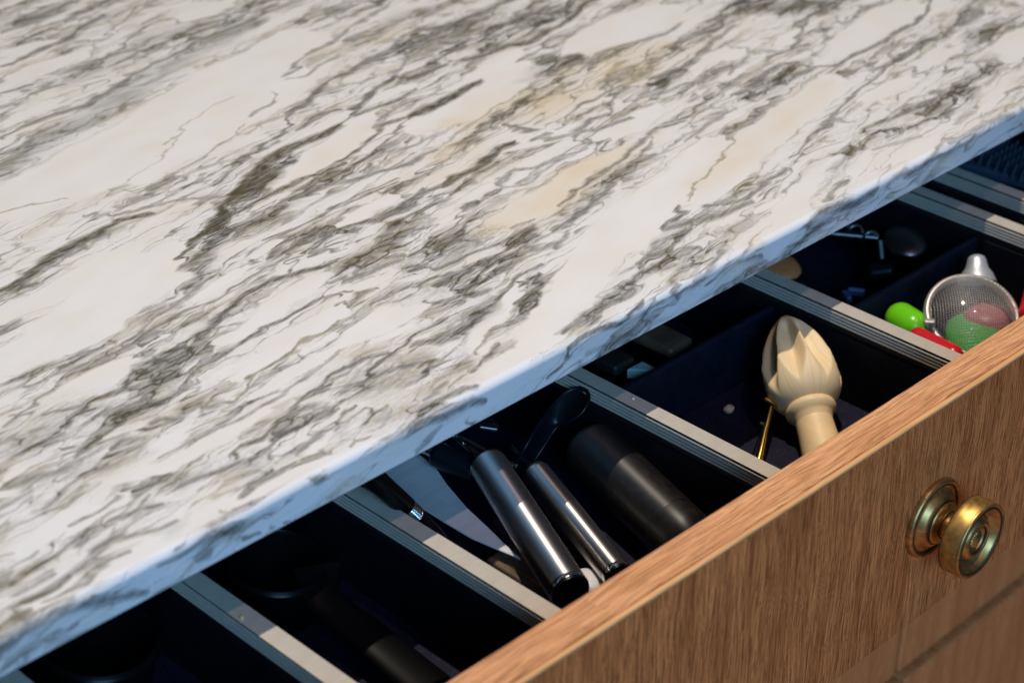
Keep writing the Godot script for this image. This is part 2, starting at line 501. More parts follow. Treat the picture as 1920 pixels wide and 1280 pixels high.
	vein([Vector2(74, -96), Vector2(69, -103), Vector2(58, -101)], 4.8, 0.6, 0.7)
	vein([Vector2(85, -85), Vector2(71, -86), Vector2(56, -85), Vector2(44, -87), Vector2(39, -97), Vector2(34, -97)], 2.7, 0.5, 0.3)
	vein([Vector2(47, -95), Vector2(35, -94)], 3.23, 0.6, 0.6)
	vein([Vector2(49, -77), Vector2(41, -81), Vector2(33, -82), Vector2(25, -84), Vector2(0, -81)], 1.87, 0.5, 0.3)
	vein([Vector2(23, -113), Vector2(48, -124)], 1.87, 0.4, 0.3)
	vein([Vector2(4, -107), Vector2(41, -105)], 3.5, 0.5, 0.6)
	vein([Vector2(-9, -92), Vector2(-6, -88), Vector2(6, -93), Vector2(11, -90)], 2.22, 0.5, 0.7)
	vein([Vector2(84, -56), Vector2(66, -54), Vector2(54, -51), Vector2(9, -36), Vector2(1, -39)], 2.16, 0.58, 0.3)
	vein([Vector2(64, -51), Vector2(65, -47), Vector2(75, -50), Vector2(65, -38), Vector2(57, -39), Vector2(49, -35), Vector2(46, -28), Vector2(56, -33)], 2.93, 0.7, 0.3)
	vein([Vector2(35, -63), Vector2(37, -58), Vector2(47, -56)], 2.4, 0.5, 0.3)
	vein([Vector2(20, -68), Vector2(23, -63), Vector2(34, -62)], 2.31, 0.5, 0.3)
	vein([Vector2(19, -51), Vector2(-6, -48), Vector2(-18, -43), Vector2(-33, -41), Vector2(-47, -36)], 1.72, 0.68, 0.3)
	vein([Vector2(-9, -42), Vector2(-2, -38), Vector2(6, -35)], 3.63, 0.5, 0.3)
	vein([Vector2(41, -32), Vector2(13, -23), Vector2(4, -18)], 0.888, 0.4, 0.8)
	vein([Vector2(20, -16), Vector2(11, -13), Vector2(4, -13), Vector2(-6, -7)], 2.15, 0.6, 0.3)
	vein([Vector2(-17, -29), Vector2(-14, -28)], 3.73, 0.65, 1.4)
	vein([Vector2(-4, -16), Vector2(-10, -16)], 2.77, 0.45, 1.4)
	vein([Vector2(-47, -49), Vector2(-32, -48), Vector2(-20, -43)], 2.24, 0.55, 0.3)
	vein([Vector2(-43, -36), Vector2(-33, -35), Vector2(-19, -31)], 2.26, 0.5, 0.6)
	vein([Vector2(-60, -30), Vector2(-47, -30)], 1.75, 0.5, 0.3)
	vein([Vector2(-73, -19), Vector2(-62, -23)], 1.41, 0.5, 0.3)
	vein([Vector2(-40, -8), Vector2(-31, -7), Vector2(-21, -9)], 1.8, 0.4, 0.3)
	vein([Vector2(-45, -3), Vector2(-22, -2), Vector2(-17, 0)], 2.82, 0.5, 0.3)
	vein([Vector2(-69, -6), Vector2(-53, -13)], 1.33, 0.3, 0.3)
	vein([Vector2(-86, -4), Vector2(-79, -6), Vector2(-72, -3)], 1.43, 0.4, 0.3)
	vein([Vector2(-56, 5), Vector2(-48, 4), Vector2(-36, 6), Vector2(-23, 5), Vector2(-13, 8)], 3.86, 0.5, 0)
	vein([Vector2(-55, 16), Vector2(-37, 11)], 2.69, 0.4, 0)
	vein([Vector2(96, -10), Vector2(86, -8), Vector2(63, -8), Vector2(42, -6)], 4.05, 0.55, 0.3)
	vein([Vector2(66, -2), Vector2(58, -1)], 3.41, 0.55, 0.3)
	vein([Vector2(92, 0), Vector2(74, 6), Vector2(49, 4), Vector2(43, 6), Vector2(41, 9), Vector2(29, 13)], 2.07, 0.65, 0)
	vein([Vector2(155, -30), Vector2(142, -32), Vector2(128, -27), Vector2(116, -24)], 3.01, 0.4, 0.3)
	vein([Vector2(114, 0), Vector2(110, 8)], 2.02, 0.5, 0.3)
	vein([Vector2(88, -183), Vector2(68, -188), Vector2(54, -193)], 2.24, 0.4, 0.3)
	vein([Vector2(94, -171), Vector2(68, -171), Vector2(50, -168), Vector2(41, -164), Vector2(4, -165)], 1.38, 0.52, 0.3)
	vein([Vector2(100, -153), Vector2(91, -151), Vector2(70, -144), Vector2(55, -143), Vector2(32, -151), Vector2(22, -148), Vector2(10, -143)], 2.66, 0.6, 0.3)
	vein([Vector2(34, -178), Vector2(9, -180), Vector2(-2, -177)], 2.91, 0.48, 0.9)
	vein([Vector2(25, -133), Vector2(19, -139), Vector2(11, -138)], 2.16, 0.5, 0.3)
	vein([Vector2(7, -142), Vector2(0, -142), Vector2(-1, -135), Vector2(-6, -130)], 1.01, 0.5, 0.3)
	vein([Vector2(41, -125), Vector2(30, -115), Vector2(22, -113)], 1.3, 0.5, 0.8)
	vein([Vector2(51, -131), Vector2(64, -132), Vector2(77, -129)], 1.73, 0.45, 0.6)
	vein([Vector2(8, -105), Vector2(2, -113)], 2.99, 0.4, 0.3)
	vein([Vector2(10, -91), Vector2(-5, -90)], 2.39, 0.5, 1)
	vein([Vector2(5, -96), Vector2(-7, -102)], 1.48, 0.5, 1.5)
	vein([Vector2(68, -69), Vector2(51, -68), Vector2(41, -70)], 1.58, 0.4, 0.3)
	vein([Vector2(-196, -73), Vector2(-180, -69), Vector2(-162, -71)], 2.95, 0.4, 0.3)
	vein([Vector2(-195, -54), Vector2(-185, -55), Vector2(-162, -62)], 2.34, 0.4, 0.3)
	vein([Vector2(-206, -64), Vector2(-197, -65), Vector2(-187, -69)], 2.23, 0.35, 0.3)
	vein([Vector2(-193, -36), Vector2(-175, -37), Vector2(-166, -39)], 1.6, 0.45, 0.3)
	vein([Vector2(-209, -25), Vector2(-200, -28), Vector2(-186, -28)], 1.97, 0.5, 0.3)
	vein([Vector2(-169, -26), Vector2(-163, -24)], 3.16, 0.5, 0.3)
	vein([Vector2(-165, -11), Vector2(-188, -15), Vector2(-199, -13)], 2.3, 0.4, 0.3)
	vein([Vector2(-190, -6), Vector2(-197, -7), Vector2(-213, -2), Vector2(-228, -3)], 1.54, 0.5, 0.3)
	vein([Vector2(-228, -30), Vector2(-213, -33)], 1.49, 0.35, 0.3)
	vein([Vector2(-235, -15), Vector2(-217, -17)], 2.26, 0.4, 0.3)
	vein([Vector2(-152, -29), Vector2(-143, -29), Vector2(-116, -24)], 2.87, 0.5, 0.3)
	vein([Vector2(-137, -5), Vector2(-127, -8), Vector2(-108, -9)], 2.44, 0.5, 0.6)
	vein([Vector2(-154, 2), Vector2(-145, -3)], 0.897, 0.3, 0.8)
	vein([Vector2(-181, -25), Vector2(-170, -26), Vector2(-161, -32)], 1.49, 0.4, 0.3)
	vein([Vector2(-182, 4), Vector2(-156, 5), Vector2(-145, 8)], 1.87, 0.45, 0)
	vein([Vector2(-164, 11), Vector2(-159, 12)], 3.58, 0.4, 0)
	vein([Vector2(-141, 14), Vector2(-138, 15)], 1.34, 0.5, 0)
	vein([Vector2(-122, 16), Vector2(-119, 16)], 1.15, 0.5, 0)
	vein([Vector2(-106, 5), Vector2(-96, 6)], 1.95, 0.55, 0)
	vein([Vector2(-242, 4), Vector2(-213, 6), Vector2(-187, 13)], 3.45, 0.5, 0)
	vein([Vector2(-225, 13), Vector2(-218, 13)], 2.03, 0.4, 0)
	vein([Vector2(-248, 7), Vector2(-242, 5)], 1.99, 0.4, 0)
	vein([Vector2(163, -8), Vector2(124, 5)], 2.35, 0.4, 0)
	vein([Vector2(209, 6), Vector2(223, 3), Vector2(249, 6), Vector2(267, 5)], 4.09, 0.55, 0)
	vein([Vector2(295, 7), Vector2(312, 4), Vector2(329, 6)], 2.72, 0.5, 0)
	vein([Vector2(335, 2), Vector2(395, 4)], 2.57, 0.35, 0)
	haze([Vector2(61, -478), Vector2(77, -480), Vector2(91, -484), Vector2(122, -491)], 9.91, 0.4)
	haze([Vector2(156, -314), Vector2(192, -323)], 8.42, 0.35)
	haze([Vector2(69, -227), Vector2(9, -200), Vector2(-16, -186)], 12.4, 0.85)
	haze([Vector2(215, -284), Vector2(250, -284), Vector2(280, -279), Vector2(322, -275)], 40.2, 0.5)
	haze([Vector2(242, -215), Vector2(263, -222), Vector2(277, -214)], 9.34, 0.35)
	haze([Vector2(281, -157), Vector2(306, -159)], 11.1, 0.45)
	haze([Vector2(204, -105), Vector2(161, -95)], 9.21, 0.3)
	haze([Vector2(408, -199), Vector2(419, -195), Vector2(429, -178), Vector2(447, -167)], 23.5, 0.5)
	haze([Vector2(303, -110), Vector2(355, -117)], 16.9, 0.5)
	haze([Vector2(309, -41), Vector2(245, -14), Vector2(222, -2)], 4.17, 0.35)
	haze([Vector2(471, -76), Vector2(484, -72)], 13.8, 0.5)
	haze([Vector2(533, -97), Vector2(533, -85)], 11.4, 0.4)
	haze([Vector2(313, -37), Vector2(341, -29), Vector2(392, -29), Vector2(451, -47)], 15.6, 0.28)
	haze([Vector2(-1, -187), Vector2(-21, -176), Vector2(-38, -162)], 11, 0.6)
	haze([Vector2(-94, -31), Vector2(-81, -32), Vector2(-68, -31)], 11, 0.4)
	haze([Vector2(-186, -96), Vector2(-159, -97), Vector2(-114, -87)], 31.7, 0.32)
	haze([Vector2(14, -119), Vector2(43, -106), Vector2(76, -96), Vector2(95, -86)], 29.7, 0.38)
	haze([Vector2(15, -76), Vector2(43, -69), Vector2(79, -71)], 17.9, 0.3)
	haze([Vector2(3, -38), Vector2(43, -48)], 11.2, 0.45)
	haze([Vector2(-54, -40), Vector2(-32, -31), Vector2(-13, -18)], 37.5, 0.35)
	haze([Vector2(-76, -15), Vector2(-40, -3)], 19.2, 0.25)
	haze([Vector2(122, -14), Vector2(145, -14)], 13.3, 0.35)
	haze([Vector2(27, -181), Vector2(-3, -178)], 13.4, 0.35)
	haze([Vector2(64, -131), Vector2(43, -127)], 12, 0.35)
	haze([Vector2(43, -144), Vector2(16, -140)], 10.7, 0.28)
	haze([Vector2(-124, -97), Vector2(-103, -101), Vector2(-86, -109)], 13.9, 0.4)
	haze([Vector2(-153, -59), Vector2(-176, -55), Vector2(-199, -53)], 9.52, 0.3)
	haze([Vector2(-193, -62), Vector2(-168, -63), Vector2(-149, -60)], 20.1, 0.28)
	haze([Vector2(-196, -16), Vector2(-176, -20), Vector2(-157, -22)], 11.4, 0.25)
	haze([Vector2(-151, -30), Vector2(-124, -25), Vector2(-104, -16)], 15.6, 0.25)
	clear_patch([Vector2(-144, -153), Vector2(-100, -161), Vector2(-31, -185)], 35.1, 1)
	clear_patch([Vector2(-64, -284), Vector2(43, -297), Vector2(180, -347)], 53.7, 1)
	clear_patch([Vector2(2, -265), Vector2(101, -289), Vector2(185, -324)], 28.8, 1)
	clear_patch([Vector2(-149, -113), Vector2(-108, -117)], 13.3, 1)
	clear_patch([Vector2(-54, -143), Vector2(-23, -151)], 8.17, 1)
	clear_patch([Vector2(-67, -103), Vector2(1, -118)], 10.1, 1)
	clear_patch([Vector2(-83, -75), Vector2(-12, -88)], 11.2, 1)
	clear_patch([Vector2(-85, -59), Vector2(-31, -67)], 6.86, 1)
	clear_patch([Vector2(49, -207), Vector2(105, -223), Vector2(138, -239)], 17.1, 1)
	clear_patch([Vector2(150, -252), Vector2(181, -253)], 6.83, 1)
	clear_patch([Vector2(145, -208), Vector2(194, -210), Vector2(247, -226)], 24.6, 1)
	clear_patch([Vector2(45, -150), Vector2(82, -158)], 9.7, 1)
	clear_patch([Vector2(93, -95), Vector2(166, -107), Vector2(207, -111)], 18.4, 1)
	clear_patch([Vector2(-31, -67), Vector2(29, -69)], 14.6, 1)
	clear_patch([Vector2(2, -23), Vector2(58, -48)], 8.46, 1)
	clear_patch([Vector2(30, -8), Vector2(108, -42), Vector2(245, -84)], 25.9, 1)
	clear_patch([Vector2(290, -223), Vector2(369, -230)], 34, 1)
	clear_patch([Vector2(394, -112), Vector2(485, -131)], 30.9, 1)
	clear_patch([Vector2(190, -49), Vector2(266, -72), Vector2(358, -93)], 23.9, 1)
	clear_patch([Vector2(180, 8), Vector2(240, -17), Vector2(276, -27)], 15.9, 1)
	clear_patch([Vector2(332, -161), Vector2(350, -155)], 13.8, 1)
	clear_patch([Vector2(-24, 0), Vector2(26, -5)], 13.1, 1)
	clear_patch([Vector2(-80, -31), Vector2(-59, -34)], 5.77, 1)
	clear_patch([Vector2(455, -42), Vector2(500, -56)], 17.8, 1)
	clear_patch([Vector2(302, -2), Vector2(334, -7)], 9.46, 1)
	clear_patch([Vector2(-232, -3), Vector2(-150, -5), Vector2(-72, 0)], 7.78, 1)
	clear_patch([Vector2(-202, -71), Vector2(-147, -42), Vector2(-90, -46)], 6.7, 1)
	clear_patch([Vector2(-127, -187), Vector2(-90, -192), Vector2(-46, -199)], 16.8, 1)
	clear_patch([Vector2(194, -230), Vector2(250, -240)], 12.2, 1)
	clear_patch([Vector2(205, -132), Vector2(259, -137)], 11.1, 1)
	clear_patch([Vector2(163, -154), Vector2(216, -149)], 10.7, 1)
	clear_patch([Vector2(-137, -98), Vector2(-120, -97)], 7.01, 0.92)
	clear_patch([Vector2(-192, -79), Vector2(-174, -84)], 6.13, 0.92)
	clear_patch([Vector2(-170, -64), Vector2(-154, -68)], 4.98, 0.92)
	clear_patch([Vector2(-136, -42), Vector2(-90, -46)], 7.99, 0.92)
	clear_patch([Vector2(-158, -52), Vector2(-122, -61)], 5.55, 0.92)
	clear_patch([Vector2(-145, -75), Vector2(-133, -74)], 4.44, 0.92)
	clear_patch([Vector2(-198, -33), Vector2(-165, -39)], 7.18, 0.92)
	clear_patch([Vector2(-220, -36), Vector2(-183, -42)], 7.77, 0.92)
	clear_patch([Vector2(-149, 6), Vector2(-102, 2)], 3.87, 0.92)
	clear_patch([Vector2(-198, -13), Vector2(-178, -11)], 4.5, 0.92)
	clear_patch([Vector2(-159, -26), Vector2(-140, -25)], 4.67, 0.92)
	clear_patch([Vector2(-112, -13), Vector2(-88, -14)], 5.14, 0.92)
	clear_patch([Vector2(7, -133), Vector2(24, -133)], 6.15, 0.92)
	clear_patch([Vector2(0, -96), Vector2(22, -97)], 6.46, 0.92)
	clear_patch([Vector2(21, -104), Vector2(41, -104)], 7.64, 0.92)
	clear_patch([Vector2(-9, -157), Vector2(8, -158)], 6.88, 0.92)
	clear_patch([Vector2(61, -81), Vector2(82, -81)], 5.86, 0.92)
	clear_patch([Vector2(43, -450), Vector2(74, -442)], 14.2, 0.92)
	clear_patch([Vector2(26, -413), Vector2(71, -417)], 15.6, 0.92)
	clear_patch([Vector2(-12, -365), Vector2(26, -372)], 9.05, 0.92)
	clear_patch([Vector2(146, -420), Vector2(185, -424)], 13.6, 0.92)
	clear_patch([Vector2(78, -405), Vector2(97, -414)], 4.92, 0.92)
	clear_patch([Vector2(319, -157), Vector2(342, -163)], 7.11, 0.92)
	clear_patch([Vector2(380, -148), Vector2(401, -152)], 9.31, 0.92)
	clear_patch([Vector2(313, -137), Vector2(333, -138)], 6.03, 0.92)
	clear_patch([Vector2(347, -62), Vector2(389, -63)], 12.4, 0.92)
	clear_patch([Vector2(322, -37), Vector2(351, -29)], 9.05, 0.92)
	clear_patch([Vector2(264, -12), Vector2(300, -21)], 6.05, 0.92)
	clear_patch([Vector2(229, -166), Vector2(246, -165)], 7.71, 0.92)
	clear_patch([Vector2(211, -126), Vector2(234, -127)], 7.54, 0.92)
	clear_patch([Vector2(174, -125), Vector2(191, -127)], 6.45, 0.92)
	clear_patch([Vector2(419, -66), Vector2(445, -69)], 7.22, 0.92)
	clear_patch([Vector2(475, -116), Vector2(508, -115)], 13.9, 0.92)
	clear_patch([Vector2(411, -31), Vector2(429, -29)], 7.39, 0.92)
	clear_patch([Vector2(-55, -18), Vector2(-31, -18)], 4.88, 0.92)
	clear_patch([Vector2(-80, -4), Vector2(-57, -3)], 4.68, 0.92)
	clear_patch([Vector2(-14, -44), Vector2(-1, -44)], 3.71, 0.92)
	clear_patch([Vector2(-23, -10), Vector2(-11, -10)], 4.21, 0.92)
	clear_patch([Vector2(-87, -85), Vector2(-78, -85)], 3.72, 0.92)
	clear_patch([Vector2(-115, -89), Vector2(-101, -89)], 3.67, 0.92)
	clear_patch([Vector2(-166, -104), Vector2(-151, -103)], 4.53, 0.92)
	clear_patch([Vector2(-21, -57), Vector2(-1, -58)], 4.52, 0.92)
	clear_patch([Vector2(238, -241), Vector2(263, -244)], 7.53, 0.92)
	clear_patch([Vector2(226, -263), Vector2(243, -263)], 6.11, 0.92)
	clear_patch([Vector2(123, -35), Vector2(149, -41)], 5.49, 0.92)
	clear_patch([Vector2(102, 4), Vector2(121, 3)], 3.66, 0.92)
	clear_patch([Vector2(198, -18), Vector2(215, -21)], 4.13, 0.92)
	clear_patch([Vector2(-50, -73), Vector2(-29, -76)], 3.6, 0.92)
	tan_patch([Vector2(170, -193), Vector2(215, -189), Vector2(327, -188)], 45.8, 0.6)
	tan_patch([Vector2(93, -95), Vector2(207, -111)], 24.7, 0.7)
	tan_patch([Vector2(126, -172), Vector2(160, -175)], 20.9, 0.55)
	tan_patch([Vector2(62, -207), Vector2(125, -228)], 16.5, 0.25)
	tan_patch([Vector2(200, -57), Vector2(348, -92)], 25.7, 0.4)
	tan_patch([Vector2(175, -322), Vector2(197, -324)], 18.6, 0.45)
	tan_patch([Vector2(33, -112), Vector2(44, -112)], 12.5, 0.4)
	tan_patch([Vector2(187, -317), Vector2(245, -325)], 15.4, 0.4)
	tan_patch([Vector2(77, -167), Vector2(137, -152)], 22.2, 0.4)
	grey_band([Vector2(-45, -315), Vector2(-13, -331), Vector2(29, -341), Vector2(77, -359), Vector2(110, -369), Vector2(180, -387)], 16.7, 0.62)
	grey_band([Vector2(39, -385), Vector2(138, -410), Vector2(164, -397)], 17.4, 0.4)
	grey_band([Vector2(63, -481), Vector2(89, -486), Vector2(120, -487)], 13.5, 0.4)
	grey_band([Vector2(187, -317), Vector2(219, -326), Vector2(251, -331), Vector2(284, -329)], 15.1, 0.35)
	grey_band([Vector2(232, -214), Vector2(261, -221), Vector2(280, -213)], 12.3, 0.35)
	grey_band([Vector2(408, -199), Vector2(431, -180), Vector2(450, -167)], 26.4, 0.5)
	grey_band([Vector2(467, -76), Vector2(486, -70)], 18, 0.45)
	grey_band([Vector2(67, -229), Vector2(9, -200), Vector2(-13, -186)], 14.1, 0.45)
	grey_band([Vector2(-3, -181), Vector2(-24, -171), Vector2(-39, -160)], 11.5, 0.5)
	grey_band([Vector2(8, -40), Vector2(43, -48)], 11.8, 0.4)
	grey_band([Vector2(-86, -31), Vector2(-74, -31)], 10.4, 0.3)
	grey_band([Vector2(-172, -94), Vector2(-151, -95), Vector2(-133, -91)], 15.7, 0.3)
	grey_band([Vector2(-182, -64), Vector2(-161, -61)], 12.8, 0.3)
	grey_band([Vector2(-100, -128), Vector2(-86, -130)], 9.87, 0.35)
	grey_band([Vector2(-107, -96), Vector2(-92, -102)], 8.12, 0.3)
	grey_band([Vector2(-111, -212), Vector2(-60, -225), Vector2(-36, -221)], 4.99, 0.35)
	grey_band([Vector2(234, -295), Vector2(269, -295)], 21.6, 0.35)
	grey_band([Vector2(313, -110), Vector2(347, -114)], 15.7, 0.4)
	grey_band([Vector2(34, -96), Vector2(74, -94)], 13, 0.3)
	grey_band([Vector2(258, -17), Vector2(296, -35)], 6.99, 0.3)
	grey_band([Vector2(126, -18), Vector2(142, -17)], 12.2, 0.3)
	grey_band([Vector2(-173, -8), Vector2(-164, -6)], 7.84, 0.25)
	grey_band([Vector2(65, -146), Vector2(91, -146)], 9.36, 0.25)


func stone_texture() -> ImageTexture:
	m_vein.resize(TEX_W * TEX_H)
	m_warm.resize(TEX_W * TEX_H)
	m_haze.resize(HW * HH)
	m_clear.resize(HW * HH)
	m_tan.resize(HW * HH)
	m_grey.resize(HW * HH)
	lay_veins()
	var bend := noise_of(11, 1.0, 2)
	var bend2 := noise_of(12, 1.0, 2)
	var wisp := noise_of(13, 1.0, 3)
	var net := noise_of(21, 1.0, 2)
	var cell := noise_of(22, 1.0, 1, FastNoiseLite.TYPE_CELLULAR)
	cell.cellular_return_type = FastNoiseLite.RETURN_DISTANCE2_SUB
	cell.cellular_jitter = 1.0
	var cell2 := noise_of(26, 1.0, 1, FastNoiseLite.TYPE_CELLULAR)
	cell2.cellular_return_type = FastNoiseLite.RETURN_DISTANCE2_SUB
	cell2.cellular_jitter = 1.0
	var cloud := noise_of(24, 1.0, 3)
	var grain := noise_of(25, 1.0 / 1.1, 2)
	var ca := cos(deg_to_rad(-10.0))
	var sa := sin(deg_to_rad(-10.0))
	var k := TEX_W / MAP_W
	var vv := m_vein
	var ww := m_warm
	var hz := m_haze
	var cl := m_clear
	var tn := m_tan
	var gy := m_grey
	var job := func(row: int) -> PackedByteArray:
		var out := PackedByteArray()
		out.resize(TEX_W * 3)
		var y := row / k + MAP_T
		for col in TEX_W:
			var x := col / k + MAP_X
			var u := x * ca + y * sa
			var w := y * ca - x * sa
			# the stone is drawn out along the veins, so it is bent mostly across them
			var b1 := bend.get_noise_2d(u * 0.017, w * 0.036)
			var b2 := bend2.get_noise_2d(u * 0.050, w * 0.115)
			var s := wisp.get_noise_2d(u * 0.075, w * 0.50)
			var du := 6.0 * b2 + 0.8 * s
			var dw := 3.2 * b1 + 1.7 * b2 + 0.28 * s
			u += du
			w += dw
			var px := clampi(int((x + du * ca - dw * sa - MAP_X) * k), 0, TEX_W - 1)
			var py := clampi(int((y + du * sa + dw * ca - MAP_T) * k), 0, TEX_H - 1)
			var at := py * TEX_W + px
			var half := clampi(py / 2, 0, HH - 1) * HW + clampi(px / 2, 0, HW - 1)
			var clear := cl[half]
			var misty := hz[half]
			var zone := vv[at]
			var band := cloud.get_noise_2d(u * 0.0058 + 200.0, w * 0.050)
			var dense := clampf(0.52 + 0.60 * band + 1.0 * misty - 0.95 * clear, 0.0, 1.0)
			var c := cloud.get_noise_2d(u * 0.018, w * 0.050)
			var n1 := 1.0 - smoothstep(0.0, 0.085, absf(net.get_noise_2d(u * 0.0095, w * 0.080)))
			# pebbles of white stone, drawn out along the veins, in a darker web that runs in bands
			var d1 := cell.get_noise_2d(u * 0.038, w * 0.150) + 1.0
			var d2 := cell2.get_noise_2d(u * 0.10 + 9.0, w * 0.36) + 1.0
			var crack := 1.0 - smoothstep(0.0, 0.16, absf(net.get_noise_2d(u * 0.16 + 55.0, w * 0.62)))
			var wide := clampf(0.08 + 0.26 * dense + 0.55 * band + 0.35 * b1, 0.04, 0.60)
			var web := 1.0 - smoothstep(wide * 0.25, wide, d1)
			var web2 := 1.0 - smoothstep(0.03, 0.14 + 0.30 * dense, d2)
			var part := clampf(0.80 + 0.55 * s + 0.5 * b2, 0.0, 1.25)
			var heavy := clampf(0.74 + 0.9 * band + 0.6 * misty, 0.2, 1.1)
			var lines := maxf(n1 * (0.28 + 0.50 * dense) * part, web * dense * heavy * (0.36 + 0.22 * crack + 0.42 * web2 * part))
			lines = maxf(lines, web2 * dense * dense * 0.34 * heavy * part)
			lines *= smoothstep(0.04, 0.40, dense)
			# the margin of a clear pebble is a dark seam where the stone round it is veined
			var seam := (1.0 - smoothstep(0.0, 0.20, absf(clear - 0.40))) * dense * 0.62 * part
			var stroke := zone * clampf(0.84 + 0.50 * s + 0.22 * (web2 - 0.4) + 0.26 * crack, 0.15, 1.2)
			var shade := clampf((0.09 + 0.45 * c + 0.10 * s) * dense * dense, 0.0, 0.35)
			var mist := misty * clampf(0.46 + 0.35 * s + 0.5 * c + 0.35 * web2 + 0.34 * crack - 0.24 * (1.0 - web), 0.0, 1.0)
			var dark := maxf(maxf(stroke, lines), maxf(seam, mist))
			dark = clampf(dark + (shade + zone * 0.10) * (1.0 - dark), 0.0, 0.96)
			var warm := clampf((ww[at] if zone > 0.05 else 0.40 + 1.3 * c) + 0.6 * b2, 0.0, 1.6)
			var tt := clampf(tn[half] * (0.9 + 0.5 * c) + clampf(0.06 + 0.26 * b1, 0.0, 0.18), 0.0, 1.0)
			var white := 1.0 + 0.03 * c + 0.010 * grain.get_noise_2d(x, y)
			# linear reflectances: white calcite, tan clasts, olive-grey veins
			var r := lerpf(0.82 * white, 0.77, tt)
			var g := lerpf(0.81 * white, 0.655, tt)
			var b := lerpf(0.80 * white, 0.49, tt)
			var grey := clampf(gy[half] * (0.85 + 0.8 * c + 0.15 * s), 0.0, 0.9)
			r = lerpf(r, 0.335, grey)
			g = lerpf(g, 0.345, grey)
			b = lerpf(b, 0.350, grey)
			# a thin rusty rim where a vein fades into the white
			var rim := clampf(dark * 4.0, 0.0, 1.0) * clampf(1.3 - dark * 2.6, 0.0, 1.0) * clampf(warm - 0.2, 0.0, 1.0) * 0.6
			g *= 1.0 - 0.10 * rim
			b *= 1.0 - 0.34 * rim
			# absorption builds up, so the mix is in density
			var dd := 1.0 - pow(1.0 - dark, 1.7)
			r = lerpf(r, 0.068 + 0.030 * warm, dd)
			g = lerpf(g, 0.064 + 0.018 * warm, dd)
			b = lerpf(b, 0.054 - 0.020 * minf(warm, 1.4), dd)
			var o := Color(r, g, b).linear_to_srgb()
			out[col * 3] = clampi(int(o.r * 255.0 + 0.5), 0, 255)
			out[col * 3 + 1] = clampi(int(o.g * 255.0 + 0.5), 0, 255)
			out[col * 3 + 2] = clampi(int(o.b * 255.0 + 0.5), 0, 255)
		return out
	return picture(TEX_W, TEX_H, job)


# oak: grain runs down the picture's rows; one picture is 300 mm across and along mm long
func oak_texture(w: int, h: int, across: float, along_mm: float, light: Color, dark: Color, pore: float, s: int) -> ImageTexture:
	var band := noise_of(s, 1.0, 3)
	var streak := noise_of(s + 1, 1.0, 2)
	var pores := noise_of(s + 2, 1.0, 2)
	var bend := noise_of(s + 3, 1.0, 2)
	var job := func(row: int) -> PackedByteArray:
		var out := PackedByteArray()
		out.resize(w * 3)
		var y := row * along_mm / h
		for col in w:
			var x := col * across / w
			var xb := x + 2.0 * bend.get_noise_2d(x * 0.02, y * 0.012)
			var b := band.get_noise_2d(xb * 0.06, y * 0.004)
			var s1 := streak.get_noise_2d(xb * 0.62, y * 0.012)
			var p := pores.get_noise_2d(xb * 1.25, y * 0.030) + 0.35 * pores.get_noise_2d(xb * 2.1 + 50.0, y * 0.06)
			var mix := clampf(0.42 + 0.5 * b + 0.55 * s1, 0.0, 1.0)
			var c := light.lerp(dark, mix)
			var hole := smoothstep(0.02, 0.30, p) * pore
			c = c * (1.0 - hole) + dark * 0.42 * hole
			c = c.linear_to_srgb()
			out[col * 3] = clampi(int(c.r * 255.0), 0, 255)
			out[col * 3 + 1] = clampi(int(c.g * 255.0), 0, 255)
			out[col * 3 + 2] = clampi(int(c.b * 255.0), 0, 255)
		return out
	return picture(w, h, job)


# dull sheets: a base colour with soft mottling and sparse pale specks
func mottled(w: int, base: Color, spread_by: float, specks: float, s: int, stretch := 1.0) -> ImageTexture:
	var a := noise_of(s, 0.02, 4)
	var d := noise_of(s + 1, 0.5, 1)
	var job := func(row: int) -> PackedByteArray:
		var out := PackedByteArray()
		out.resize(w * 3)
		for col in w:
			var k := 1.0 + spread_by * a.get_noise_2d(col * stretch, row)
			var p := smoothstep(0.86, 0.97, d.get_noise_2d(col * 0.9, row * 0.9)) * specks
			var c := Color(base.r * k + p, base.g * k + p, base.b * k + p).linear_to_srgb()
			out[col * 3] = clampi(int(c.r * 255.0), 0, 255)
			out[col * 3 + 1] = clampi(int(c.g * 255.0), 0, 255)
			out[col * 3 + 2] = clampi(int(c.b * 255.0), 0, 255)
		return out
	return picture(w, w, job)


func textured(tex: Texture2D, rough: float, metal := 0.0, scale := Vector3.ONE, triplanar := false) -> StandardMaterial3D:
	var m := StandardMaterial3D.new()
	m.albedo_texture = tex
	m.roughness = rough
	m.metallic = metal
	m.uv1_scale = scale
	m.uv1_triplanar = triplanar
	return m


func relief(freq: float, s: int, octaves := 3) -> NoiseTexture2D:
	var t := NoiseTexture2D.new()
	t.width = 512
	t.height = 512
	t.seamless = true
	t.noise = noise_of(s, freq, octaves)
	return t


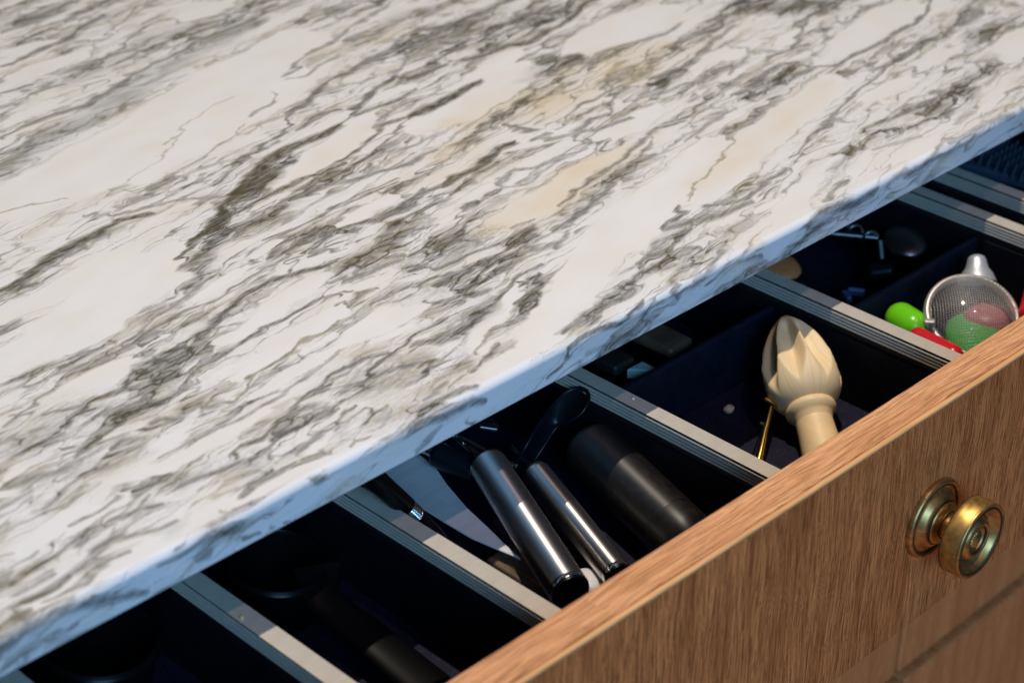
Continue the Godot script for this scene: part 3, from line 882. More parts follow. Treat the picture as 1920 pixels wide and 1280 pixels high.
func materials() -> void:
	mat.stone = textured(stone_texture(), 0.16)
	mat.stone.metallic_specular = 0.5
	mat.oak = textured(oak_texture(1400, 512, 420.0, 130.0, Color(0.80, 0.268, 0.080), Color(0.40, 0.108, 0.026), 0.80, 31), 0.5)
	mat.oak.uv1_scale = Vector3(1.0 / 0.42, 1.0 / 0.13, 1)
	mat.oak.uv1_offset = Vector3(0.167, 0.5, 0)
	mat.oak_edge = textured(oak_texture(128, 1400, 22.0, 420.0, Color(0.88, 0.455, 0.215), Color(0.60, 0.25, 0.10), 0.62, 41), 0.45)
	mat.oak_lip = textured(oak_texture(64, 512, 8.0, 420.0, Color(0.86, 0.47, 0.20), Color(0.70, 0.34, 0.13), 0.2, 47), 0.4)
	mat.oak_low = textured(oak_texture(512, 512, 420.0, 420.0, Color(0.80, 0.30, 0.10), Color(0.55, 0.17, 0.05), 0.25, 51), 0.5)
	mat.oak_low.uv1_scale = Vector3(1.0 / 0.42, 1.0 / 0.42, 1)
	mat.oak_floor = textured(mat.oak_low.albedo_texture, 0.5, 0.0, Vector3(1.2, 1.2, 1.2), true)
	mat.rail = textured(mottled(256, Color(0.52, 0.47, 0.395), 0.10, 0.0, 61, 0.2), 0.45, 0.0, Vector3(60, 60, 60), true)
	mat.wall = textured(mottled(256, Color(0.006, 0.006, 0.010), 0.5, 0.0, 63), 0.5, 0.0, Vector3(16, 16, 16), true)
	mat.leather = textured(mottled(256, Color(0.007, 0.010, 0.022), 0.5, 0.0, 64), 0.55, 0.0, Vector3(16, 16, 16), true)
	mat.floor = textured(mottled(512, Color(0.010, 0.010, 0.026), 0.4, 0.5, 66), 0.62, 0.0, Vector3(8, 8, 8), true)  # pale specks in the colour stand in for the mat's sparkle
	mat.wall.metallic_specular = 0.28
	mat.leather.metallic_specular = 0.28
	mat.floor.metallic_specular = 0.28
	mat.dark = paint(0.012, 0.011, 0.010, 0.6)
	mat.unseen_carcass = paint(0.05, 0.035, 0.025, 0.6)  # for cabinet panels out of view, placed to keep the space behind dark
	mat.black = paint(0.003, 0.003, 0.0035, 0.3)
	mat.black.metallic_specular = 0.3
	mat.navy_plastic = paint(0.004, 0.006, 0.011, 0.34)
	mat.navy_plastic.metallic_specular = 0.4
	mat.rubber = textured(mottled(512, Color(0.010, 0.009, 0.0085), 0.9, 0.16, 71), 0.5, 0.0, Vector3(2, 14, 1))
	mat.rubber.metallic_specular = 0.65
	mat.rubber.anisotropy_enabled = true
	mat.rubber.anisotropy = -0.8
	mat.rubber.uv1_triplanar = false
	mat.steel = paint(0.72, 0.69, 0.65, 0.44, 1.0)
	mat.steel.anisotropy_enabled = true
	mat.steel.anisotropy = -0.94
	mat.steel.heightmap_enabled = true
	mat.steel.heightmap_texture = relief(0.18, 75)
	mat.steel.heightmap_scale = 0.0006
	mat.chrome = paint(0.62, 0.62, 0.62, 0.14, 1.0)
	mat.blade = textured(mottled(256, Color(0.74, 0.74, 0.76), 0.12, 0.0, 77, 0.1), 0.36, 0.08, Vector3(20, 20, 20), true)
	mat.brass = textured(mottled(512, Color(0.50, 0.295, 0.105), 0.8, 0.0, 81), 0.42, 0.92, Vector3(16, 16, 16), true)
	mat.brass_bright = textured(mottled(512, Color(0.56, 0.345, 0.10), 0.7, 0.0, 83), 0.42, 0.9, Vector3(16, 16, 16), true)
	mat.brass_dark = paint(0.07, 0.055, 0.022, 0.5, 0.7)
	mat.gold = paint(0.75, 0.47, 0.12, 0.22, 1.0)
	mat.beech = textured(oak_texture(512, 256, 130.0, 60.0, Color(0.90, 0.69, 0.40), Color(0.80, 0.58, 0.31), 0.05, 91), 0.55)
	mat.beech_handle = textured(mottled(512, Color(0.86, 0.65, 0.36), 0.14, 0.0, 95, 0.25), 0.5, 0.0, Vector3(14, 14, 14), true)
	mat.walnut = textured(mottled(256, Color(0.10, 0.062, 0.040), 0.7, 0.0, 93, 0.2), 0.5, 0.0, Vector3(14, 14, 14), true)
	mat.green = paint(0.16, 0.62, 0.012, 0.25)
	mat.green_soft = paint(0.10, 0.50, 0.11, 0.35)
	mat.pink = paint(0.55, 0.17, 0.21, 0.4)
	mat.red = paint(0.62, 0.012, 0.02, 0.25)
	mat.teal = paint(0.24, 0.42, 0.42, 0.4)
	mat.white = paint(0.72, 0.73, 0.76, 0.3)
	mat.satin = paint(0.72, 0.76, 0.80, 0.38, 0.6)
	mat.dull = paint(0.20, 0.21, 0.23, 0.4, 1.0)
	mat.blue = paint(0.02, 0.06, 0.16, 0.35)
	mat.slate = paint(0.022, 0.045, 0.07, 0.5)
	mat.crumb = paint(0.62, 0.45, 0.30, 0.7)
	mat.wire = paint(0.66, 0.62, 0.58, 0.45, 0.7)
	var glass := StandardMaterial3D.new()
	glass.transparency = BaseMaterial3D.TRANSPARENCY_ALPHA
	glass.albedo_color = Color(0.78, 0.77, 0.76, 0.07)
	glass.roughness = 0.08
	mat.film = glass


# ------------------------------------------------------------------ worktop, drawer, cabinet

func countertop() -> void:
	# cross-section from the back underside, over the top, round the front edge, back along the underside
	var section := []     # point, normal, distance from the start of the rounded edge (mm)
	var back := -1.12
	section.append([Vector2(back, TOP), Vector2(0, 1), (back + ROUND) * 1000.0])
	section.append([Vector2(MAP_T * 0.001 - ROUND, TOP), Vector2(0, 1), MAP_T])
	section.append([Vector2(-ROUND, TOP), Vector2(0, 1), 0.0])
	for k in range(1, 9):
		var a := PI * 0.5 * k / 8.0
		section.append([Vector2(-ROUND + ROUND * sin(a), TOP - ROUND + ROUND * cos(a)), Vector2(sin(a), cos(a)), ROUND * a * 1000.0])
	var low := 0.0009
	var t_face := ROUND * PI * 500.0
	section.append([Vector2(0, low), Vector2(1, 0), t_face + (TOP - ROUND - low) * 1000.0])
	for k in range(1, 4):
		var a := PI * 0.5 * k / 3.0
		section.append([Vector2(-low + low * cos(a), low - low * sin(a)), Vector2(cos(a), -sin(a)), t_face + (TOP - ROUND - low) * 1000.0 + low * a * 1000.0])
	var end: float = section.back()[2]
	section.append([Vector2(-0.3, 0), Vector2(0, -1), end + 300.0])
	section.append([Vector2(back, 0), Vector2(0, -1), end + 600.0])
	var xs := [MAP_X - MAP_W, MAP_X, MAP_X + MAP_W, MAP_X + MAP_W * 2.0]
	var us := [1.0, 0.0, 1.0, 0.0]
	var s := Shape.new()
	for seg in 3:
		for k in section.size() - 1:
			var ids := []
			for e in [[seg, k], [seg + 1, k], [seg + 1, k + 1], [seg, k + 1]]:
				var p: Array = section[e[1]]
				var vv: float = absf((p[2] - MAP_T) / MAP_H)
				ids.append(s.point(Vector3(xs[e[0]] * 0.001, p[0].y, p[0].x), Vector3(0, p[1].y, p[1].x), Vector2(us[e[0]], vv)))
			s.quad(ids[0], ids[1], ids[2], ids[3])
	for e in [[0, -1.0], [3, 1.0]]:
		var x: float = xs[e[0]] * 0.001
		s.flat_quad(Vector3(x, 0, back), Vector3(x, 0, -0.001), Vector3(x, TOP, -ROUND), Vector3(x, TOP, back), Vector3(e[1], 0, 0))
	var o := obj("marble_countertop", s, mat.stone)
	tag(o, "polished white marble worktop with olive grey veins and eased front edge", "countertop")


func unseen_kitchen_floor() -> void:
	# oak boards out of view, placed to bounce warm light onto the wooden fronts
	var f := Shape.new()
	f.box(Vector3(0.3, -0.90, 0.9), Vector3(9.0, 0.02, 6.0), 0.001)
	var o := obj("floor", f, mat.oak_floor)
	tag(o, "unseen oak floor bouncing warm light onto the cabinet fronts", "floor")
	o.set_meta("kind", "structure")


func divider(x: float, parent: Node) -> void:
	var d := Node3D.new()
	d.name = "divider"
	parent.add_child(d, true)
	d.position = Vector3(x, 0, 0)
	var z0 := -0.46
	var z1 := FRONT - 0.0026
	# aluminium rail: flat top with tiny arrises, ribs along the side
	var w := 0.0096
	var hgt := 0.0081
	var line: Array[Vector2] = [Vector2(0.0003, 0), Vector2(w - 0.0003, 0), Vector2(w, -0.0003), Vector2(w, -hgt), Vector2(0.0006, -hgt)]
	var top := Shape.new()
	var y := RAIL_Y
	for k in line.size() - 1:
		var a: Vector2 = line[k]
		var b: Vector2 = line[k + 1]
		var e := (b - a).normalized()
		var nn := Vector3(-e.y, e.x, 0)
		if k == 0:
			nn = Vector3(0, 1, 0)
		elif k == 2:
			nn = Vector3(1, 0, 0)
		elif k == 3:
			nn = Vector3(0, -1, 0)
		else:
			nn = Vector3(1, 1, 0).normalized()
		top.flat_quad(Vector3(a.x, y + a.y, z0), Vector3(b.x, y + b.y, z0), Vector3(b.x, y + b.y, z1), Vector3(a.x, y + a.y, z1), nn)
	for z in [z0, z1]:
		top.flat_quad(Vector3(0.0003, y, z), Vector3(w, y, z), Vector3(w, y - hgt, z), Vector3(0.0003, y - hgt, z), Vector3(0, 0, -1 if z < 0 else 1))
	obj("rail", top, mat.rail, d)
	# the ribbed side: slim raised ribs, their groove shade painted by a dark channel
	var shade_channel := Shape.new()
	shade_channel.flat_quad(Vector3(0.0022, y - 0.0008, z0), Vector3(0.0022, y - hgt, z0), Vector3(0.0022, y - hgt, z1), Vector3(0.0022, y - 0.0008, z1), Vector3(-1, 0, 0))
	shade_channel.flat_quad(Vector3(0.0004, y - 0.0008, z0), Vector3(0.0022, y - 0.0008, z0), Vector3(0.0022, y - 0.0008, z1), Vector3(0.0004, y - 0.0008, z1), Vector3(0, -1, 0))
	obj("shade_channel", shade_channel, mat.dark, d)
	var lands := 4
	var pitch := (hgt - 0.0008) / lands
	for k in lands:
		var rib := Shape.new()
		rib.box(Vector3(0.0011, y - 0.0008 - pitch * (k + 0.70), (z0 + z1) * 0.5), Vector3(0.0022, pitch * 0.56, z1 - z0), 0.00025)
		obj("rib", rib, mat.rail, d)
	# a recessed neck below the rail, then the dark wall
	var neck := Shape.new()
	neck.box(Vector3(w * 0.5, y - hgt - 0.0022, (z0 + z1) * 0.5), Vector3(w - 0.0046, 0.0044, z1 - z0 - 0.002), 0.0003)
	obj("neck", neck, mat.dark, d)
	var wall := Shape.new()
	var wt := y - hgt - 0.0042
	wall.box(Vector3(w * 0.5, (wt + FLOOR_Y) * 0.5, (z0 + z1) * 0.5), Vector3(w - 0.0006, wt - FLOOR_Y, z1 - z0 - 0.001), 0.0009)
	obj("wall_panel", wall, mat.wall, d)


func bead_ring(r: float, z: float, size: float, count: int, at: Transform3D) -> Shape:
	var s := Shape.new()
	for k in count:
		var a := TAU * k / count
		var c := at * Vector3(cos(a) * r, sin(a) * r, z)
		var rows := []
		for q in 5:
			var b := PI * q / 4.0
			var ring := []
			for e in 6:
				var f := TAU * e / 6.0
				ring.append(c + Vector3(sin(b) * cos(f), cos(b), sin(b) * sin(f)) * size)
			rows.append(ring)
		s.sheet(rows, true, c)
	return s


func drawer() -> void:
	var d := thing("cutlery_drawer", "open oak fronted cutlery drawer with aluminium dividers and brass knob", "drawer")
	var x0 := -0.78
	var x1 := 0.80
	var mid := (x0 + x1) * 0.5
	var top := -0.012
	var bottom := -0.1347
	# the front: a panel, a strip glued on its top edge and the thin face veneer's own lip
	var panel := Shape.new()
	panel.box(Vector3(mid, (top - 0.0026 + bottom) * 0.5, FRONT + 0.0095), Vector3(x1 - x0, top - 0.0026 - bottom, 0.019), 0.0007)
	obj("front_panel", panel, mat.oak, d)
	var added_lining := Shape.new()
	added_lining.box(Vector3(mid, (-0.040 + bottom) * 0.5, FRONT - 0.0012), Vector3(x1 - x0 - 0.03, -0.040 - bottom, 0.0022), 0.0005)
	obj("added_dark_lining", added_lining, mat.wall, d)  # dark board added out of view to darken the drawer inside
	var strip := Shape.new()
	var zs := FRONT + 0.0164
	var uv := 1.0 / 0.022
	strip.box(Vector3(mid, top - 0.0013, (FRONT + zs) * 0.5), Vector3(x1 - x0, 0.0026, zs - FRONT), 0.0007)
	for k in strip.v.size():
		strip.t[k] = Vector2((strip.v[k].z - FRONT) * uv, (strip.v[k].x + 0.06) / 0.42)
	obj("edge_strip", strip, mat.oak_edge, d)
	var lip := Shape.new()
	lip.box(Vector3(mid, top - 0.00145, (zs + FRONT + 0.0192) * 0.5), Vector3(x1 - x0, 0.0023, FRONT + 0.0192 - zs), 0.0011)
	for k in lip.v.size():
		lip.t[k] = Vector2((lip.v[k].z - zs) / 0.008, (lip.v[k].x + 0.06) / 0.42)
	obj("lip_moulding", lip, mat.oak_lip, d)
	var base := Shape.new()
	base.box(Vector3(mid, FLOOR_Y - 0.006, (FRONT - 0.48) * 0.5), Vector3(x1 - x0 - 0.03, 0.012, FRONT + 0.48), 0.0005)
	obj("base_mat", base, mat.floor, d)
	for x in [x0 + 0.012, x1 - 0.012]:
		var side := Shape.new()
		side.box(Vector3(x, -0.075, (FRONT - 0.49) * 0.5), Vector3(0.014, 0.09, FRONT + 0.489), 0.001)
		obj("side_panel", side, mat.wall, d)
	var rear := Shape.new()
	rear.box(Vector3(mid, -0.075, -0.49), Vector3(x1 - x0 - 0.04, 0.09, 0.014), 0.001)
	obj("rear_panel", rear, mat.wall, d)
	for x in [-0.4100, -0.2298, -0.1414, -0.0526, 0.0905, 0.2341, 0.3758, 0.4120, 0.5560]:
		divider(x, d)
	# low leather covered cross pieces
	for c in [[0.1003, 0.2339, -0.0547, -0.0335], [0.2440, 0.3756, -0.0535, -0.0010], [-0.0428, 0.0903, -0.060, -0.105]]:
		var s := Shape.new()
		var wide: float = c[1] - c[0]
		s.box(Vector3((c[0] + c[1]) * 0.5, (c[2] + FLOOR_Y) * 0.5, c[3]), Vector3(wide, c[2] - FLOOR_Y, 0.0042), 0.0018)
		obj("cross_divider", s, mat.leather, d)
	# the knob
	var knob := Node3D.new()
	knob.name = "knob"
	d.add_child(knob, true)
	knob.position = Vector3(0.1588, -0.0747, FRONT + 0.019)
	var id := Transform3D.IDENTITY
	var plate := Shape.new()
	plate.lathe([Vector2(0.0198, 0), Vector2(0.0201, 0.0008), Vector2(0.0200, 0.0022), Vector2(0.0194, 0.0032), Vector2(0.0186, 0.0034), Vector2(0.0180, 0.0028), Vector2(0.0168, 0.0021), Vector2(0.0150, 0.0022), Vector2(0.0140, 0.0032), Vector2(0.0132, 0.0050), Vector2(0.0120, 0.0060), Vector2(0.0110, 0.0062), Vector2(0.0107, 0.0072), Vector2(0.0098, 0.0080), Vector2(0.0080, 0.0084), Vector2(0.0068, 0.0088), Vector2(0.0062, 0.0098), Vector2(0.0040, 0.0099)], id, 72)
	obj("backplate", plate, mat.brass, knob)
	obj("backplate_beading", bead_ring(0.0172, 0.0026, 0.00042, 96, id), mat.brass_dark, knob).set_meta("kind", "stuff")
	var stem := Shape.new()
	stem.lathe([Vector2(0.0058, 0.0088), Vector2(0.0053, 0.0102), Vector2(0.0042, 0.0118), Vector2(0.0040, 0.0135), Vector2(0.0046, 0.0152), Vector2(0.0060, 0.0166)], id, 40)
	obj("stem", stem, mat.brass, knob)
	var head := Shape.new()
	head.lathe([Vector2(0.0045, 0.0160), Vector2(0.0100, 0.0158), Vector2(0.0170, 0.0166), Vector2(0.0184, 0.0172), Vector2(0.0190, 0.0182), Vector2(0.0191, 0.0200), Vector2(0.0191, 0.0252), Vector2(0.0188, 0.0262)], id, 80)
	obj("head_band", head, mat.brass_bright, knob)
	var face := Shape.new()
	face.lathe([Vector2(0.0188, 0.0262), Vector2(0.0189, 0.0268), Vector2(0.0184, 0.0275), Vector2(0.0177, 0.0276), Vector2(0.0172, 0.0271), Vector2(0.0168, 0.0272), Vector2(0.0160, 0.0272), Vector2(0.0150, 0.0262), Vector2(0.0142, 0.0242), Vector2(0.0130, 0.0226), Vector2(0.0118, 0.0222), Vector2(0.0115, 0.0228), Vector2(0.0108, 0.0240), Vector2(0.0096, 0.0256), Vector2(0.0084, 0.0264), Vector2(0.0074, 0.0262), Vector2(0.0068, 0.0252), Vector2(0.0063, 0.0236), Vector2(0.0052, 0.0226), Vector2(0.0030, 0.0224), Vector2(0.0, 0.0224)], id, 80)
	obj("face", face, mat.brass, knob)
	for g in [[0.0166, 0.0272], [0.0112, 0.0229], [0.0070, 0.0254]]:  # darker brass rings laid along the face grooves
		var dark_ring := Shape.new()
		var ring := []
		for k in 73:
			ring.append(Vector3(cos(TAU * k / 72.0) * g[0], sin(TAU * k / 72.0) * g[0], g[1]))
		dark_ring.tube(ring, [Vector2.ONE * 0.00062], 8, Vector3.BACK, false)
		obj("dark_groove", dark_ring, mat.brass_dark, knob)
	for g in [[0.0176, 0.0025], [0.0108, 0.0064], [0.0067, 0.0090]]:  # darker brass rings laid along the backplate grooves
		var dark_ring := Shape.new()
		var ring := []
		for k in 73:
			ring.append(Vector3(cos(TAU * k / 72.0) * g[0], sin(TAU * k / 72.0) * g[0], g[1]))
		dark_ring.tube(ring, [Vector2.ONE * 0.00060], 8, Vector3.BACK, false)
		obj("dark_groove", dark_ring, mat.brass_dark, knob)
	obj("head_beading", bead_ring(0.0187, 0.0176, 0.00045, 110, id), mat.brass_dark, knob).set_meta("kind", "stuff")
	var button := Shape.new()
	var rows := []
	for k in 7:
		var r: float = [0.0047, 0.0047, 0.0044, 0.0034, 0.0024, 0.0016, 0.0][k]
		var z: float = [0.0224, 0.0238, 0.0248, 0.0254, 0.0256, 0.0262, 0.0264][k]
		var ring := []
		for e in 80:
			var a := TAU * e / 80.0
			var flute := 1.0 - (0.13 if k < 4 else 0.0) * (0.5 + 0.5 * cos(a * 20.0))
			ring.append(Vector3(cos(a) * r * flute, sin(a) * r * flute, z))
		rows.append(ring)
	button.sheet(rows, true, Vector3(0, 0, 0.022))
	obj("fluted_button", button, mat.brass, knob)


func cabinet() -> void:
	var c := thing("base_cabinet", "oak kitchen base cabinet below and behind the open drawer", "cabinet")
	for e in [[-0.90, 0.3600], [0.3640, 1.2]]:
		var s := Shape.new()
		s.box(Vector3((e[0] + e[1]) * 0.5, -0.2520, -0.0145), Vector3(e[1] - e[0], 0.225, 0.020), 0.002)
		obj("shadow_seam_panel", s, mat.oak_low, c)  # set back above the door; its seam stands in for a soft shadow band
		s = Shape.new()
		s.box(Vector3((e[0] + e[1]) * 0.5, -0.585, -0.010), Vector3(e[1] - e[0], 0.438, 0.022), 0.002)
		obj("door", s, mat.oak_low, c)
	var rail := Shape.new()
	rail.box(Vector3(0.1, -0.128, -0.035), Vector3(2.0, 0.016, 0.03), 0.001)
	obj("front_rail", rail, mat.unseen_carcass, c)
	for x in [-0.86, 0.88]:
		var s := Shape.new()
		s.box(Vector3(x, -0.4, -0.33), Vector3(0.018, 0.79, 0.58), 0.001)
		obj("side_panel", s, mat.unseen_carcass, c)
	var back := Shape.new()
	back.box(Vector3(0.01, -0.4, -0.63), Vector3(1.8, 0.79, 0.012), 0.001)
	obj("rear_panel", back, mat.unseen_carcass, c)
	var shelf := Shape.new()
	shelf.box(Vector3(0.01, -0.15, -0.34), Vector3(1.7, 0.016, 0.56), 0.001)
	obj("shelf", shelf, mat.unseen_carcass, c)


# ------------------------------------------------------------------ what lies in the drawer

func capsule_path(a: Vector3, b: Vector3, r: float, cap := 0.6) -> Array:
	var pts := []
	var rad := []
	var d := (b - a).normalized()
	for k in 7:
		var f := PI * 0.5 * k / 6.0
		pts.append(a - d * r * cap * cos(f))
		rad.append(Vector2.ONE * maxf(r * sin(f), 0.0002))
	for k in 7:
		var f := PI * 0.5 * k / 6.0
		pts.append(b + d * r * cap * sin(f))
		rad.append(Vector2.ONE * maxf(r * cos(f), 0.0002))
	return [pts, rad]


func steel_handle(called: String, label: String, back: Vector3, front: Vector3, r: float, shaft: Vector3) -> Node3D:
	var t := thing(called, label, "kitchen tool", back, "steel tube handles")
	var at := along(Vector3.ZERO, front - back)
	var long := back.distance_to(front)
	var s := Shape.new()
	s.lathe([Vector2(0.0, 0.0004), Vector2(r * 0.80, 0.0), Vector2(r * 0.93, 0.0003), Vector2(r * 0.99, 0.0012), Vector2(r, 0.002), Vector2(r, long - 0.0028)], at, 56)
	obj("tube", s, mat.steel, t)
	var ring := Shape.new()
	ring.lathe([Vector2(r, long - 0.0028), Vector2(r * 1.015, long - 0.0022), Vector2(r * 1.015, long - 0.0012), Vector2(r * 0.985, long - 0.0004), Vector2(r * 0.95, long - 0.0004)], at, 56)
	obj("end_ring", ring, mat.chrome, t)
	var cap := Shape.new()
	cap.lathe([Vector2(r * 0.95, long - 0.0010), Vector2(r * 0.90, long + 0.0004), Vector2(r * 0.5, long + 0.0009), Vector2(0.0, long + 0.001)], at, 40)
	obj("end_cap", cap, mat.black, t)
	var lip := Shape.new()
	lip.lathe([Vector2(r * 1.0, 0.0004), Vector2(r * 1.02, 0.0008), Vector2(r * 1.02, 0.0016), Vector2(r * 1.0, 0.0021)], at, 56)
	obj("back_ring", lip, mat.chrome, t)
	var rod := Shape.new()
	rod.tube([Vector3.ZERO, shaft - back], [Vector2.ONE * 0.0019], 12)
	obj("shaft", rod, mat.chrome, t)
	return t


func knife() -> void:
	var t := thing("kitchen_knife", "wide bladed steel knife lying beside the ribbed divider", "knife", Vector3(0, -0.0690, 0))
	var spine := [Vector2(-0.0104, -0.0900), Vector2(-0.0101, -0.0734), Vector2(-0.0102, -0.0539), Vector2(-0.0106, -0.0399), Vector2(-0.0108, -0.0263), Vector2(-0.0106, -0.0101), Vector2(-0.0082, 0.0041), Vector2(-0.0059, 0.0166)]
	var belly := [Vector2(-0.0033, 0.0057), Vector2(0.0003, -0.0095), Vector2(0.0044, -0.0281), Vector2(0.0106, -0.0475), Vector2(0.0160, -0.0602), Vector2(0.0182, -0.0714), Vector2(0.0188, -0.0900)]
	var outline := PackedVector2Array(spine + belly)
	var s := Shape.new()
	s.plate(outline, 0.0012, 0.0004)
	obj("blade", s, mat.blade, t)
	var h := Shape.new()
	h.box(Vector3(-0.002, 0.0005, -0.145), Vector3(0.019, 0.013, 0.11), 0.004)
	obj("handle", h, mat.black, t)


func reamer() -> void:
	var tip := Vector3(0.2217, -0.0500, -0.0167)
	var neck := Vector3(0.1921, -0.0745, 0.0258)
	var dir := (neck - tip).normalized()
	var long := tip.distance_to(neck)
	var t := thing("citrus_reamer", "pale wooden citrus reamer with fluted pointed head", "citrus reamer", neck)
	var at := along(tip - neck, dir)
	var rows := []
	var n := 34
	for k in n + 1:
		var f := float(k) / n
		# bullet shaped head: pointed tip, widest two thirds along, rounding in to the neck
		var r := 0.0197 * pow(sin(PI * 0.5 * minf(f / 0.64, 1.0)), 0.70)
		if f > 0.64:
			var g := (f - 0.64) / 0.36
			r = 0.0197 * sqrt(maxf(1.0 - pow(g * 0.90, 2.6), 0.0))
		var deep := 0.40 * smoothstep(0.02, 0.24, f)
		var left := 1.0 - smoothstep(0.46, 0.90, f)
		var ring := []
		for c in 120:
			var a := TAU * c / 120.0 + 0.35
			var saw := fposmod(a * 8.0 / TAU, 1.0)
			var groove := maxf(sin(PI * saw) - (1.0 - left), 0.0)
			var rr := r * (1.0 - deep * groove)
			ring.append(at * Vector3(cos(a) * rr, sin(a) * rr, long * f))
		rows.append(ring)
	var s := Shape.new()
	s.sheet(rows, true, at * Vector3(0, 0, long * 0.5))
	obj("fluted_head", s, mat.beech, t)
	var c := Shape.new()
	c.lathe([Vector2(0.0096, long - 0.0035), Vector2(0.0121, long - 0.0022), Vector2(0.0130, long), Vector2(0.0128, long + 0.0020), Vector2(0.0110, long + 0.0036), Vector2(0.0100, long + 0.0052), Vector2(0.0094, long + 0.0075)], at, 64)
	obj("collar", c, mat.beech_handle, t)
	var h := Shape.new()
	h.lathe([Vector2(0.0094, long + 0.0060), Vector2(0.0097, long + 0.014), Vector2(0.0106, long + 0.026), Vector2(0.0113, long + 0.040), Vector2(0.0108, long + 0.049), Vector2(0.008, long + 0.0535), Vector2(0.0, long + 0.0545)], at, 48)
	obj("handle", h, mat.beech_handle, t)


func loop_tool() -> void:
	# a curved strap that stands on edge in front of the thick black handle
	var t := thing("plastic_loop", "dark navy plastic loop curving up behind the thick black handle", "kitchen tool", Vector3(0.0727, -0.0600, -0.0380))
	var o := t.position
	var outer := [Vector3(0.0488, -0.0700, -0.0400), Vector3(0.0523, -0.0620, -0.0376), Vector3(0.0614, -0.0560, -0.0392), Vector3(0.0755, -0.0520, -0.0430), Vector3(0.0854, -0.0480, -0.0426), Vector3(0.0903, -0.0460, -0.0388), Vector3(0.0904, -0.0460, -0.0333), Vector3(0.0858, -0.0470, -0.0286), Vector3(0.0805, -0.0510, -0.0280), Vector3(0.0764, -0.0560, -0.0324), Vector3(0.0746, -0.0610, -0.0383), Vector3(0.0649, -0.0680, -0.0380), Vector3(0.0589, -0.0740, -0.0384)]
	var smooth := []
	for k in 12:
		for j in 4:
			smooth.append((outer[k] as Vector3).cubic_interpolate(outer[k + 1], outer[maxi(k - 1, 0)], outer[mini(k + 2, 12)], j / 4.0))
	smooth.append(outer[12])
	outer = smooth
	var left := []
	var right := []
	for k in 25:
		left.append(outer[k] - o)
		right.append(outer[48 - k] - o)
	var s := Shape.new()
	var rows := []
	for k in 25:
		var ring := []
		for j in 5:
			ring.append((left[k] as Vector3).lerp(right[k], j / 4.0) + Vector3(0.001, -0.0022, -0.001) * sin(PI * j / 4.0))
		rows.append(ring)
	s.sheet(rows, false)
	obj("strap", s, mat.navy_plastic, t)
	var rim := Shape.new()
	var path := []
	for p in outer:
		path.append(p - o)
	rim.tube(path, [Vector2.ONE * 0.0009], 10, Vector3(-0.6, 0.5, 0.6))
	obj("rim", rim, mat.navy_plastic, t)


func strainer() -> void:
	var centre := Vector3(0.3014, -0.0560, 0.0456)
	var t := thing("mesh_strainer", "round steel mesh tea strainer with silver rim and knob", "tea strainer", centre)
	var up := Vector3(-0.34, 0.86, 0.36).normalized()
	var away := Vector3(0.60, 0.30, -0.60)
	var x := up.cross(-away).normalized()
	var at := Transform3D(Basis(x, x.cross(up).normalized() * -1.0, up), Vector3.ZERO)
	at.basis.y = up.cross(x).normalized()
	var r := 0.0235
	var high := 0.015
	var rim := Shape.new()
	var ring := []
	for k in 65:
		var a := TAU * k / 64.0
		ring.append(at * Vector3(cos(a) * r, sin(a) * r, 0))
	rim.tube(ring, [Vector2(0.0018, 0.0024)], 14, up, false)
	obj("rim", rim, mat.wire, t)
	var net := Shape.new()
	var step := 0.00125
	for way in 2:
		var k := -r + step
		while k < r - step * 0.5:
			var half := sqrt(r * r - k * k)
			var path := []
			var seg := 18
			for j in seg + 1:
				var p := -half + 2.0 * half * j / seg
				var d := minf((p * p + k * k) / (r * r), 1.0)
				var z := high * sqrt(1.0 - d) + 0.00012 * (1.0 if (j + way) % 2 else -1.0)
				path.append(at * (Vector3(p, k, z) if way == 0 else Vector3(k, p, z)))
			net.tube(path, [Vector2.ONE * 0.0001], 4, up, false)
			k += step
	obj("wire_mesh", net, mat.wire, t)
	var film := Shape.new()
	var rows := []
	for k in 11:
		var b := PI * 0.5 * k / 10.0
		var rr := []
		for c in 40:
			var a := TAU * c / 40.0
			rr.append(at * Vector3(cos(a) * cos(b) * (r - 0.0008), sin(a) * cos(b) * (r - 0.0008), high * 0.97 * sin(b)))
		rows.append(rr)
	film.sheet(rows, true, Vector3.ZERO)
	obj("dome", film, mat.film, t)
	var kp := Vector3(0.3432, -0.0560, 0.0214) - centre
	var knob := Shape.new()
	knob.lathe([Vector2(0.0105, -0.005), Vector2(0.0084, 0.0), Vector2(0.0064, 0.0025), Vector2(0.0056, 0.0050), Vector2(0.0052, 0.0070), Vector2(0.0043, 0.0090), Vector2(0.0022, 0.0101), Vector2(0.0, 0.0103)], along(kp, Vector3(0.35, 0.62, -0.35)), 36)
	obj("knob", knob, mat.satin, t)
	for p in [Vector3(0.2774, -0.0545, 0.0352), Vector3(0.2697, -0.0580, 0.0377)]:
		var hinge := Shape.new()
		hinge.box(p - centre, Vector3(0.004, 0.0032, 0.006), 0.001, Basis(Vector3.UP, 0.7))
		obj("hinge", hinge, mat.wire, t)


